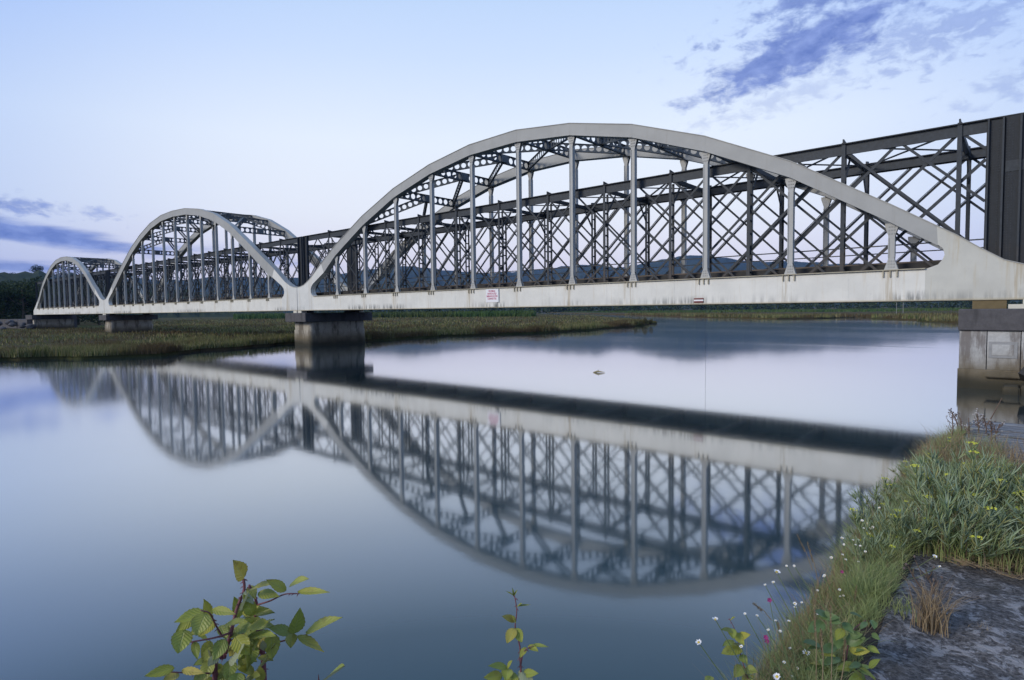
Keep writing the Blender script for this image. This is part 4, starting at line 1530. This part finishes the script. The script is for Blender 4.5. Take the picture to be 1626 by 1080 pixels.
# dry tufts on the slab
for px, py, nb, hh_, lab in ((1478, 1000, 190, 0.33, "dry straw tuft growing from a crack on the slab, beside the dead weed"), (1430, 975, 70, 0.16, "small half green tuft at the left edge of the slab"),
                             (1563, 1008, 34, 0.07, "tiny lone dry tuft in the middle of the slab")):
    q = at_z(px, py, QZ)
    P0 = np.array(q)[None, :] + np.stack([rng.normal(0, 0.035, nb), rng.normal(0, 0.03, nb), np.zeros(nb) - 0.01], 1)
    o = link("dry_tuft", blades("dry_tuft", P0, hh_, 0.004, MAT["straw"] if "half" not in lab else MAT["grass"], 0.75, 4, int(px)))
    tag(o, lab, "grass tuft")


def dead_weed(base, top, label, nbr, seedv, heads, mat):
    rd = random.Random(seedv)
    base, top = Vector(base), Vector(top)
    t = thing("dead_weed", label, "weed", tuple(base))
    m1, m2 = MB(), MB()
    mid_ = base.lerp(top, 0.5) + Vector((rd.uniform(-.02, .02), rd.uniform(-.02, .02), 0))
    m1.tube([base, mid_, top], [0.008, 0.007, 0.0045], 5)
    L = (top - base).length
    for i in range(nbr):
        f = rd.uniform(0.35, 0.97)
        q = base.lerp(top, f)
        a = rd.uniform(0, 6.28)
        ll = L * rd.uniform(0.12, 0.3)
        e = q + Vector((math.cos(a) * 0.55, math.sin(a) * 0.55, 0.8)) * ll
        m1.tube([q, q.lerp(e, 0.5) + Vector((math.cos(a), math.sin(a), 0)) * 0.012, e], [0.0036, 0.003, 0.002], 4)
        for k in range(heads):
            c_ = e + Vector((rd.uniform(-1, 1), rd.uniform(-1, 1), rd.uniform(-.5, 1))) * 0.022
            m2.tube([c_ - Vector((0, 0, 0.008)), c_, c_ + Vector((0, 0, 0.008))], [0.004, 0.009, 0.004], 5)
    m1.build("stem", MAT["deadstem"], t)
    m2.build("seed_head", mat, t)["kind"] = "stuff"
    return t


MAT["seed"] = mat_plain("seed_head", (0.12, 0.09, 0.08), 0.3, 40)
MAT["fluff"] = mat_plain("pale_seed", (0.40, 0.37, 0.36), 0.2, 40)
B0 = Vector((-0.52, 7.4, 1.42))
wl = [((1520, 760), (1509, 650), 8.0, "dark branching dead weed with small seed heads at the far left of the plant clump", 9, 2, "seed"),
      ((1552, 770), (1551, 655), 7.3, "brown dead weed with pale fluffy heads against the abutment", 14, 2, "fluff"),
      ((1572, 790), (1573, 668), 6.7, "reddish dead weed stem right of the fluffy one", 12, 2, "seed"),
      ((1540, 760), (1534, 690), 7.4, "short dead weed between the two fluffy ones", 12, 3, "fluff"),
      ((1560, 720), (1591, 632), 7.8, "single tall leaning stalk with a hooked tip at the upper right", 0, 0, "seed"),
      ((1485, 985), (1470, 905), 3.75, "dark forked dead weed standing in the straw tuft on the slab", 6, 1, "seed")]
for (bx, by), (tx, ty), dd, lab, nb, hd, mm in wl:
    t_ = at_depth(tx, ty, dd)
    b0 = at_depth(bx, by, dd)
    b0 = Vector((b0.x, b0.y, QZ)) if lab[0] != "d" or "slab" not in lab else at_z(bx, by, QZ)
    dead_weed(b0, t_, lab, nb, int(tx), max(1, hd), MAT[mm])

rdw = random.Random(31)
for k in range(8):
    bx, ty = rdw.uniform(1506, 1592), rdw.uniform(650, 715)
    dd = rdw.uniform(6.6, 7.9)
    b0 = at_depth(bx, 760, dd)
    o = dead_weed(Vector((b0.x, b0.y, QZ)), at_depth(bx + rdw.uniform(-14, 14), ty, dd), "thin brown dead stem in the weedy tangle before the abutment", rdw.randint(5, 9), 900 + k, 1, MAT["seed" if k % 2 else "fluff"])
    o["group"] = "dead stems in the weedy tangle"
n = 900
Pw = np.stack([rng.uniform(-0.75, 0.1, n), rng.uniform(6.6, 7.9, n), np.full(n, 1.42)], 1)
o = link("dry_grass", blades("dry_grass", Pw, 0.42, 0.0055, MAT["straw"], 0.6, 4, 18))
tag(o, "tan dry grass in the weedy tangle at the back of the plants", kind="stuff")

# daisies


def daisy_head(nrm_seed):
    rd = random.Random(nrm_seed)
    mb = MB()
    for k in range(12):
        a = 2 * math.pi * k / 12 + rd.uniform(-.08, .08)
        c1, s1 = math.cos(a), math.sin(a)
        pw = 0.0032
        px_, py_ = -s1 * pw, c1 * pw
        r1, r2, r3 = 0.003, 0.010, 0.0145
        zz = rd.uniform(0.001, 0.006)
        mb.add([(c1 * r1 - px_ * .5, s1 * r1 - py_ * .5, 0), (c1 * r1 + px_ * .5, s1 * r1 + py_ * .5, 0), (c1 * r2 + px_, s1 * r2 + py_, zz), (c1 * r3, s1 * r3, zz * 1.6),
                (c1 * r2 - px_, s1 * r2 - py_, zz)], [(0, 1, 2, 3, 4)])
    return mb.mesh("petals", MAT["petal"])


PET = [daisy_head(i) for i in range(3)]
mbd = MB().tube([(0, 0, -0.003), (0, 0, 0.003), (0, 0, 0.0055)], [0.003, 0.0055, 0.002], 8)
DISC = mbd.mesh("disc", MAT["disc"])
daisies = [(1233.2, 908.9, 2.2), (1320, 886, 1), (1261, 899, .9), (1249, 899, .7), (1228, 925, 1.1), (1215, 929, .9), (1136, 984, 1.9), (1109.6, 1020.5, 2.0), (1202, 978, 1), (1183, 975, .7),
           (1177, 1027, 1.2), (1262, 959, 1.2), (1308, 916, .9), (1380, 916, 1.2), (1420, 901, 1.2), (1413, 876, 1.2), (1439, 867, 1.1), (1396, 807, 1), (1369, 827, .9), (1411, 826, .8),
           (1384, 856, .8), (1366, 867, .7), (1395, 906, .7), (1333, 937, .9), (1350, 954, 1.1), (1371, 971, 1.2), (1323, 973, .8), (1301, 997, 1.1), (1280, 1037.5, 2.2), (1234, 1075, 2.2),
           (1484, 884, 1.3), (1492, 900, .9), (1388, 961, 1.3), (1396, 936, .9), (1337, 855, 1.1), (1489, 820, 1), (1470, 1180, 1), (1245, 1052, 1.0), (1298, 938, .8), (1352, 928, .8)]
rdd = random.Random(12)
for _k in range(46):
    _y = rdd.uniform(830, 1075)
    _x0 = np.interp(_y, [830, 890, 960, 1020, 1078], [1375, 1315, 1250, 1200, 1160])
    daisies.append((_x0 + rdd.uniform(0, 1) ** 1.3 * (1415 - _x0 - 20), _y, rdd.uniform(0.45, 0.85)))
near_lab = {0: "large white daisy bud standing tallest on the left slope of grass", 6: "white daisy leaning out over the water, second from the left", 7: "round white daisy farthest left over the water, on a long curved stem",
            28: "big white daisy low among the bramble leaves", 29: "big white daisy at the bottom edge of the picture"}


def day_label(i, px, py, q):
    if i in near_lab:
        return near_lab[i], "daisy", tuple(q), None
    for lim, w_, g_ in ((1215, "small white daisy at the water side of the grass, near the leafy sprig", "daisies by the leafy sprig"),
                        (1275, "small white daisy at the outer rim of the grass, around the tall bud", "daisies around the tall bud"),
                        (1345, "small white daisy in the middle of the grass slope", "daisies in the middle of the grass"),
                        (1425, "small white daisy in the grass close beside the slab", "daisies beside the slab"),
                        (9999, "small white daisy at the slab end of the shore plants", "daisies at the slab end")):
        if px < lim:
            return w_, "daisy", tuple(q), g_


for i, (px, py, s_) in enumerate(daisies):
    if py > 1085:
        continue
    X0 = -0.74 - 0.10 * rd.random() if i not in (6, 7) else -0.98
    q = at_x(px, py, X0)
    if q.z > 1.72:
        q = at_x(px, py, -0.95)
    if px > 1470:
        q = at_z(px, py, 1.52)
    t = thing("daisy", *day_label(i, px, py, q))
    dist = (q - EYEP).length
    sc = max(0.5, s_ * dist * 0.165)
    foot = Vector((-0.66, q.y + (0.25 if i in (6, 7) else 0.03), 1.32)) - q
    if foot.z > -0.05:
        foot.z = -0.12
    st = MB().tube([(0, 0, 0), (foot.x * 0.35, foot.y * 0.3, foot.z * 0.5), tuple(foot)], 0.0018, 5)
    link("stem", st.mesh("stem", MAT["greenstem"]), t)
    tl = (EYEP - q).normalized() * 0.5 + Vector((rd.uniform(-.4, .4), rd.uniform(-.4, .4), 0.9))
    R_ = tl.to_track_quat("Z", "Y").to_euler()
    oh = link("flower_head", PET[i % 3], t)
    oh.rotation_euler = R_
    oh.scale = (sc,) * 3
    od = link("disc", DISC, oh)

# small magenta flowers
for px, py in ((1388, 950), (1384, 956), (1337, 908), (1346, 960), (1218, 1018), (1216, 1012), (1222, 953), (1345, 1000)):
    q = at_x(px, py, -0.74)
    t = thing("pink_flower", "small magenta flower deep in the grass of the quay edge", "flower", tuple(q), "magenta flowers on the quay edge")
    mb = MB()
    for k in range(5):
        a = 2 * math.pi * k / 5
        c1, s1 = math.cos(a), math.sin(a)
        mb.add([(0, 0, 0), (c1 * .006 - s1 * .004, s1 * .006 + c1 * .004, .005), (c1 * .010, s1 * .010, .003), (c1 * .006 + s1 * .004, s1 * .006 - c1 * .004, .005)], [(0, 1, 2, 3)])
    me_ = link("petals", mb.mesh("petals", MAT["petal2"]), t)
    me_.rotation_euler = ((EYEP - q).normalized()).to_track_quat("Z", "Y").to_euler()
    link("stem", MB().tube([(0, 0, 0), (0.02, 0.01, -0.12)], 0.0015, 4).mesh("stem", MAT["greenstem"]), t)

# feathery dry grass heads
plumes = [(1292, 952, 1296, 1080, 2.6, "tall tan grass plume left of the twin near the bottom edge"), (1318, 965, 1320, 1080, 2.5, "tall tan grass plume standing right of its twin"),
          (1303, 1000, 1306, 1085, 2.4, "short tan grass plume between the tall twins"), (1342, 1018, 1335, 1085, 2.5, "tan grass plume before the dark bramble leaves"),
          (1282, 862, 1300, 930, 3.7, "pale bent grass plume sticking out over the water"), (1425, 822, 1430, 890, 4.2, "brown grass plume before the shore plants"),
          (1494, 828, 1500, 960, 3.9, "tall brown grass plume rising in front of the yellow leaves"), (1196, 958, 1225, 985, 3.0, "blurred tan plume drooping towards the water"),
          (1266, 850, 1290, 905, 3.9, "thin pale grass plume leaning out farther left"), (1450, 905, 1445, 960, 3.7, "short brown grass plume at the corner of the slab"),
          (1415, 925, 1420, 975, 3.5, "short brown plume left of the slab tuft")]
rdq = random.Random(44)
for k in range(14):
    x, y = rdq.uniform(1225, 1420), rdq.uniform(880, 1040)
    if x < np.interp(y, [830, 890, 960, 1040], [1370, 1310, 1245, 1190]):
        continue
    plumes.append((x, y, x + rdq.uniform(-12, 14), y + rdq.uniform(45, 80), rdq.uniform(2.9, 3.6), "slim tan grass plume among the daisies on the grass slope"))
for tx, ty, bx, by, dd, lab in plumes:
    tp, bp = at_depth(tx, ty, dd), at_depth(bx, by, dd)
    t = thing("grass_plume", lab, "grass plume", tuple(bp), "slim plumes on the grass slope" if lab.startswith("slim") else None)
    st, sd_ = MB(), MB()
    mid_ = tp.lerp(bp, 0.5) + Vector((0.006, 0, 0.01))
    st.tube([bp, mid_, tp], [0.0022, 0.0018, 0.001], 5)
    rdp = random.Random(int(tx))
    ax = (tp - bp)
    nsd = 90
    for k in range(nsd):
        f = 0.52 + 0.5 * k / nsd
        c_ = bp.lerp(tp, f)
        e = ax.normalized() * 0.7 + Vector((rdp.uniform(-1, 1), rdp.uniform(-1, 1), rdp.uniform(-.6, .6))) * 0.75
        wd = 0.013 * math.sin(math.pi * min(1, (k + 12) / (nsd + 14)))
        e = e.normalized() * (0.008 + wd)
        s2 = e.cross(Vector((0.3, 0.5, 0.8))).normalized() * 0.0022
        sd_.add([c_ - s2, c_ + s2, c_ + e], [(0, 1, 2)])
    st.build("stem", MAT["straw"], t)
    sd_.build("seed_head", MAT["straw"], t)["kind"] = "stuff"

# ------------------------------------------------------------------ brambles
mt, h, b = material("bramble_leaf", 0.42, 0.4)
uv = h.n("ShaderNodeUVMap").outputs[0]
oi = h.n("ShaderNodeObjectInfo")
sx = h.n("ShaderNodeSeparateXYZ")
h.link(uv, sx.inputs[0])
au_ = h.math("ABSOLUTE", sx.outputs[0])
vein = h.math("SINE", h.math("MULTIPLY", h.math("SUBTRACT", sx.outputs[1], h.math("MULTIPLY", au_, 0.32)), 44))
ven = h.smooth(vein, 0.55, 1.0)
midr = h.math("SUBTRACT", 1.0, h.smooth(au_, 0.02, 0.10))
c = h.ramp(oi.outputs["Random"], [(0.0, (0.36, 0.37, 0.05)), (0.3, (0.26, 0.32, 0.06)), (0.55, (0.44, 0.41, 0.06)), (0.8, (0.19, 0.25, 0.05)), (1.0, (0.48, 0.38, 0.07))])
pn = h.noise(pos(h), 38, 4)
c = h.mix(h.math("MULTIPLY", h.smooth(pn, 0.58, 0.72), 0.35), c, (0.16, 0.08, 0.03))
edge = h.smooth(au_, 0.86, 1.0)
c = h.mix(h.math("MULTIPLY", edge, 0.45), c, (0.17, 0.09, 0.04))
c = h.mix(h.math("MULTIPLY", h.math("MAXIMUM", h.math("MULTIPLY", ven, 0.5), midr), 0.45), c, (0.34, 0.38, 0.15))
gb = h.n("ShaderNodeNewGeometry")
c = h.mix(h.math("MULTIPLY", gb.outputs["Backfacing"], 0.8), c, (0.34, 0.37, 0.25))
h.link(c, b.inputs["Base Color"])
bump(h, b, h.math("SUBTRACT", h.math("MULTIPLY", vein, -0.5), midr), 0.5, 0.002)
tr_ = h.n("ShaderNodeBsdfTranslucent")
h.link(c, tr_.inputs[0])
ms = h.n("ShaderNodeMixShader")
ms.inputs[0].default_value = 0.25
h.link(b.outputs[0], ms.inputs[1])
h.link(tr_.outputs[0], ms.inputs[2])
h.link(ms.outputs[0], h.t.nodes["Material Output"].inputs["Surface"])
MAT["bramble"] = mt
MAT["cane"] = mat_plain("bramble_cane", (0.17, 0.065, 0.075), 0.35, 40, 0.55)


def leaf_mesh(seedv, roundness):
    """toothed, folded and slightly curled leaf of unit length along +Y, facing +Z"""
    rd = random.Random(seedv)
    nu, nv = 6, 14
    vs, uvs, fs = [], [], []
    curl = rd.uniform(0.05, 0.22)
    for j in range(nv + 1):
        v = j / nv
        wv = math.sin(math.pi * (v ** 0.74)) ** (1.05 - 0.3 * roundness) * (0.34 + 0.14 * roundness)
        if j in (0, nv):
            wv = 0.004
        wv *= 1 + (0.07 if j % 2 else -0.04)
        for i in range(nu + 1):
            u = (i / nu) * 2 - 1
            x = u * wv
            z = 0.20 * abs(x) - curl * v * v * 0.6 + 0.02 * math.sin(v * 44 - abs(u) * 14) * (1 - abs(u) * 0.4) * 0.45 + 0.03 * math.sin(u * 3 + v * 5 + seedv)
            vs.append((x, v - 0.02 * abs(u), z))
            uvs.append((u, v))
    k = nu + 1
    for j in range(nv):
        for i in range(nu):
            a = j * k + i
            fs.append((a, a + 1, a + k + 1, a + k))
    me = bpy.data.meshes.new("leaf")
    me.from_pydata(vs, [], fs)
    me.materials.append(MAT["bramble"])
    ul = me.uv_layers.new(name="UVMap")
    for lp in me.loops:
        ul.data[lp.index].uv = uvs[lp.vertex_index]
    me.polygons.foreach_set("use_smooth", [True] * len(me.polygons))
    me.update()
    return me


LEAF = [leaf_mesh(i, (0.3, 0.9, 0.5, 0.1, 0.7, 0.4)[i]) for i in range(6)]


def cane(root, pts, r0, r1, thorns, seedv):
    rd = random.Random(seedv)
    mb = MB()
    n = len(pts)
    # smooth the polyline
    fine = []
    for i in range(n - 1):
        p0, p1, p2, p3 = pts[max(i - 1, 0)], pts[i], pts[i + 1], pts[min(i + 2, n - 1)]
        for k in range(5):
            t = k / 5
            fine.append(0.5 * ((2 * p1) + (p2 - p0) * t + (2 * p0 - 5 * p1 + 4 * p2 - p3) * t * t + (-p0 + 3 * p1 - 3 * p2 + p3) * t ** 3))
    fine.append(pts[-1])
    rads = [r0 + (r1 - r0) * i / (len(fine) - 1) for i in range(len(fine))]
    mb.tube(fine, rads, 8)
    o = mb.build("cane", MAT["cane"], root, smooth=True)
    if thorns:
        tm = MB()
        for k in range(thorns):
            i = rd.randrange(len(fine) - 1)
            q = fine[i].lerp(fine[i + 1], rd.random())
            a = rd.uniform(0, 6.28)
            d = Vector((math.cos(a), math.sin(a), -0.3)).normalized()
            tm.tube([q, q + d * (rads[i] + 0.004), q + d * (rads[i] + 0.008) + Vector((0, 0, -0.003))], [0.0018, 0.0012, 0.0002], 4)
        tm.build("thorn", MAT["cane"], o)["kind"] = "stuff"
    return o


def put_leaf(root, tip, stalk, size, mi, flip=0.0, seedv=0):
    """leaf from stalk point towards tip point, its face turned half to the viewer"""
    rd = random.Random(seedv)
    d = tip - stalk
    L = d.length * 1.18
    y = d.normalized()
    tov = (EYEP - stalk).normalized()
    nrm = (tov * 0.75 + Vector((0, 0, 0.55)) + Vector((rd.uniform(-.4, .4), rd.uniform(-.4, .4), rd.uniform(-.2, .3)))).normalized()
    if flip:
        nrm = -nrm
    x = y.cross(nrm).normalized()
    z = x.cross(y)
    Mx = Matrix((x * size, y * L, z * size)).transposed().to_4x4()
    Mx.translation = stalk - Vector(rootloc(root))
    o = link("leaf", LEAF[mi % 6], root)
    o.matrix_local = Mx
    return o


def Zc(x, y):
    return (220 + x / 2.391, 860 + y / 2.391)


br = thing("bramble_bush", "thorny bramble with yellow-green leaves at the lower left, close to the viewer", "bramble", (-1.45, 0.7, 0.9))


def bz(x, y, d=1.6):
    return at_depth(*Zc(x, y), d)


low = lambda x, y, d: Vector((bz(x, y, d).x, bz(x, y, d).y, 1.0))
c1 = cane(br, [low(300, 526, 1.62), bz(290, 560, 1.6), bz(325, 440, 1.6), bz(350, 350, 1.6), bz(372, 260, 1.62), bz(402, 175, 1.63), bz(385, 110, 1.62)], 0.0075, 0.003, 40, 1)
c2 = cane(br, [low(480, 526, 1.74), bz(478, 540, 1.72), bz(462, 420, 1.7), bz(440, 330, 1.69), bz(448, 235, 1.68), bz(420, 165, 1.66)], 0.0085, 0.003, 40, 2)
cane(br, [bz(352, 345, 1.6), bz(290, 365, 1.56), bz(195, 382, 1.53)], 0.003, 0.0018, 8, 3)
cane(br, [bz(318, 360, 1.6), bz(292, 315, 1.57), bz(270, 272, 1.55), bz(235, 262, 1.54)], 0.0026, 0.0015, 6, 4)
cane(br, [bz(452, 240, 1.68), bz(500, 225, 1.66), bz(555, 200, 1.64), bz(610, 198, 1.63)], 0.0026, 0.0015, 6, 5)
cane(br, [bz(465, 400, 1.7), bz(530, 382, 1.68), bz(585, 368, 1.66), bz(640, 352, 1.65)], 0.0028, 0.0015, 6, 6)
cane(br, [bz(300, 500, 1.6), bz(220, 500, 1.55), bz(120, 495, 1.52)], 0.0026, 0.0015, 6, 7)
cane(br, [low(676, 700, 1.5), bz(684, 640, 1.5), bz(690, 575, 1.5), bz(700, 537, 1.49)], 0.0016, 0.0008, 0, 8)
cane(br, [bz(345, 380, 1.6), bz(400, 350, 1.6), bz(470, 335, 1.6)], 0.0024, 0.0014, 4, 9)
# (stalk x, y, tip x, y, width px, shape, depth, underside)
LV = [(398, 142, 372, 82, 66, 2, 1.62, 0), (420, 185, 492, 158, 62, 2, 1.64, 0), (402, 190, 432, 235, 40, 3, 1.6, 1), (400, 250, 412, 200, 62, 1, 1.58, 0), (560, 185, 497, 150, 46, 0, 1.63, 0),
      (575, 165, 632, 140, 50, 2, 1.65, 0), (605, 190, 708, 190, 42, 3, 1.63, 0), (455, 195, 522, 205, 46, 0, 1.66, 0), (250, 268, 152, 296, 58, 2, 1.55, 0), (280, 258, 356, 272, 42, 3, 1.56, 0),
      (215, 288, 150, 335, 50, 0, 1.57, 0), (255, 275, 222, 345, 68, 1, 1.53, 0), (175, 335, 152, 412, 66, 1, 1.52, 0), (290, 305, 235, 350, 52, 2, 1.58, 0), (212, 380, 222, 438, 34, 0, 1.54, 0),
      (395, 272, 478, 255, 46, 3, 1.62, 0), (440, 268, 505, 268, 40, 0, 1.66, 0), (325, 318, 398, 300, 50, 2, 1.58, 0), (400, 350, 478, 312, 72, 1, 1.60, 0), (590, 350, 612, 272, 62, 2, 1.65, 0),
      (580, 345, 505, 328, 50, 0, 1.67, 0), (636, 345, 748, 290, 66, 2, 1.64, 0), (582, 350, 578, 396, 40, 1, 1.65, 0), (605, 358, 690, 408, 50, 3, 1.63, 0), (505, 350, 505, 435, 56, 1, 1.66, 0),
      (425, 360, 505, 352, 60, 2, 1.58, 0), (368, 362, 412, 420, 60, 1, 1.56, 0), (330, 372, 288, 440, 56, 2, 1.58, 0), (342, 455, 398, 400, 62, 4, 1.55, 1), (280, 400, 252, 470, 48, 0, 1.62, 0),
      (135, 480, 38, 505, 42, 2, 1.52, 0), (150, 500, 100, 535, 48, 1, 1.53, 0), (275, 450, 250, 520, 56, 4, 1.6, 0), (300, 430, 268, 470, 40, 5, 1.59, 1), (350, 450, 340, 525, 54, 2, 1.6, 0),
      (400, 530, 452, 512, 50, 1, 1.6, 0), (700, 535, 768, 478, 82, 1, 1.5, 0), (165, 488, 238, 498, 36, 3, 1.53, 0), (432, 400, 430, 455, 50, 4, 1.66, 0), (400, 330, 430, 390, 56, 5, 1.64, 0),
      (420, 285, 440, 330, 60, 4, 1.68, 0), (440, 330, 400, 300, 52, 5, 1.67, 0), (455, 345, 470, 400, 54, 4, 1.69, 0), (330, 480, 300, 540, 50, 5, 1.62, 0), (260, 310, 200, 350, 44, 5, 1.6, 0),
      (380, 400, 350, 430, 44, 4, 1.62, 0), (420, 170, 440, 210, 40, 5, 1.67, 0), (380, 500, 360, 560, 60, 4, 1.58, 0), (250, 500, 215, 530, 40, 4, 1.56, 0)]
rdl = random.Random(21)
for k in range(44):                                     # inner leaves that fill the middle of the bush
    x, y = rdl.uniform(262, 485), rdl.uniform(275, 540)
    a = rdl.uniform(0, 6.28)
    L = rdl.uniform(36, 70)
    LV.append((x, y, x + L * math.cos(a), y + L * math.sin(a), L * 0.72, k, rdl.uniform(1.6, 1.74), 1 if k % 9 == 0 else 0))
for i, (sx_, sy2, tx, ty, wpx, mi, dd, fl) in enumerate(LV):
    size = wpx / 2.391 * dd / F_PX / 0.86
    put_leaf(br, bz(tx, ty, dd - 0.03), bz(sx_, sy2, dd), size * 1.0, mi, fl, i)

# the sprig in the middle
spg = thing("bramble_sprig", "slender reddish bramble shoot with few small leaves at the bottom centre", "bramble", (-1.1, 1.2, 1.0))
low2 = Vector((bz(1450, 520, 1.55).x, bz(1450, 520, 1.55).y, 1.0))
cane(spg, [low2, bz(1452, 560, 1.55), bz(1450, 480, 1.55), bz(1448, 400, 1.55), bz(1430, 330, 1.56), bz(1436, 260, 1.56), bz(1424, 190, 1.56)], 0.003, 0.0012, 16, 21)
cane(spg, [bz(1452, 470, 1.55), bz(1465, 415, 1.54), bz(1500, 395, 1.54)], 0.0014, 0.0009, 3, 22)
for i, (sx_, sy2, tx, ty, wpx, mi, fl) in enumerate([(1428, 330, 1402, 378, 44, 1, 0), (1432, 330, 1452, 376, 36, 1, 0), (1470, 402, 1450, 436, 30, 0, 0), (1480, 395, 1512, 412, 28, 2, 0),
                                                      (1495, 392, 1548, 398, 22, 3, 0), (1430, 300, 1388, 285, 30, 4, 0), (1432, 305, 1420, 285, 26, 5, 0), (1436, 250, 1452, 236, 24, 4, 0), (1440, 245, 1482, 240, 16, 3, 0),
                                                      (1424, 205, 1400, 190, 14, 3, 0), (1424, 205, 1420, 180, 14, 0, 0), (1425, 205, 1436, 186, 12, 0, 0), (1400, 478, 1340, 470, 36, 2, 0), (1405, 482, 1395, 520, 46, 1, 0),
                                                      (1400, 478, 1415, 455, 26, 5, 0), (1380, 510, 1322, 515, 44, 2, 0), (1445, 490, 1490, 530, 60, 4, 1), (1430, 500, 1400, 540, 60, 1, 0), (1460, 500, 1510, 500, 40, 3, 0)]):
    size = wpx / 2.391 * 1.55 / F_PX / 0.92
    put_leaf(spg, bz(tx, ty, 1.53), bz(sx_, sy2, 1.55), size, mi, fl, 100 + i)

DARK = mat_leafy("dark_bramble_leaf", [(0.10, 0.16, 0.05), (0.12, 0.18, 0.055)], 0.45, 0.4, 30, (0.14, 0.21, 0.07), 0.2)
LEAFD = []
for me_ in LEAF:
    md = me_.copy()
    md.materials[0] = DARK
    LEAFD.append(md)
# dark low bramble among the grass and another sprig at the water side
def px_leafcluster(root, items, dd, seedv):
    for i, (sx_, sy2, tx, ty, wpx) in enumerate(items):
        size = wpx * dd / F_PX / 0.92
        put_leaf(root, at_depth(tx, ty, dd - 0.04), at_depth(sx_, sy2, dd), size, i, 0, seedv + i).data = LEAFD[i % 6] if seedv == 300 and i % 4 else LEAF[i % 6]


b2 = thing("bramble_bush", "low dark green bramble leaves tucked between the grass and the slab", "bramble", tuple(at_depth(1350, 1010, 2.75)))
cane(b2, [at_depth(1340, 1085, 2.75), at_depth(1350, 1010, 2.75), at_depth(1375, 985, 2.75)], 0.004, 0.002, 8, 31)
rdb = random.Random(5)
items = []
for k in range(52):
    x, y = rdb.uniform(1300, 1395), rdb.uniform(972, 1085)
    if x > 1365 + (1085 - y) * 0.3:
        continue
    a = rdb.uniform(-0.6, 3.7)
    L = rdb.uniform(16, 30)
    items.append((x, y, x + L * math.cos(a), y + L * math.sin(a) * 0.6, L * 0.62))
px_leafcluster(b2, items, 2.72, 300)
b3 = thing("bramble_sprig", "leafy green bramble sprig hanging over the water left of the grass", "bramble", tuple(at_depth(1172, 1030, 2.75)))
cane(b3, [at_depth(1190, 1085, 2.7), at_depth(1176, 1040, 2.72), at_depth(1170, 1008, 2.74), at_depth(1158, 982, 2.75)], 0.003, 0.0012, 8, 33)
px_leafcluster(b3, [(1168, 1005, 1180, 1022, 16), (1166, 1002, 1148, 1000, 10), (1172, 1012, 1188, 1008, 14), (1160, 985, 1166, 980, 8), (1176, 1030, 1150, 1036, 22), (1176, 1028, 1168, 1020, 18), (1176, 1040, 1185, 1052, 16),
                    (1162, 998, 1164, 1012, 13), (1180, 1058, 1168, 1072, 20), (1184, 1062, 1200, 1066, 20), (1130, 1075, 1122, 1082, 14), (1185, 1070, 1190, 1088, 20), (1165, 1018, 1150, 1024, 14)], 2.72, 400)
pl = [(1390, 1078, 1370, 1062, 18), (1393, 1085, 1378, 1098, 20), (1372, 1072, 1350, 1080, 16), (1380, 1060, 1395, 1048, 14), (1378, 1085, 1358, 1066, 16)]
b4 = thing("bramble_sprig", "few bright bramble leaves at the bottom edge against the slab", "bramble", tuple(at_depth(1380, 1085, 2.5)))
px_leafcluster(b4, pl, 2.5, 500)

# ------------------------------------------------------------------ the air
mt = bpy.data.materials.new("haze_air")
mt.use_nodes = True
t = mt.node_tree
t.nodes.clear()
pv = t.nodes.new("ShaderNodeVolumePrincipled")
pv.inputs["Color"].default_value = (0.27, 0.48, 1.0, 1)
pv.inputs["Density"].default_value = 0.00007
pv.inputs["Anisotropy"].default_value = 0.0
om = t.nodes.new("ShaderNodeOutputMaterial")
t.links.new(pv.outputs[0], om.inputs["Volume"])
HB = 5300
hz = MB().box(-HB, HB, -HB, HB, -1.8, 420).build("haze", mt)
tag(hz, "bluish evening air over the river", kind="stuff")
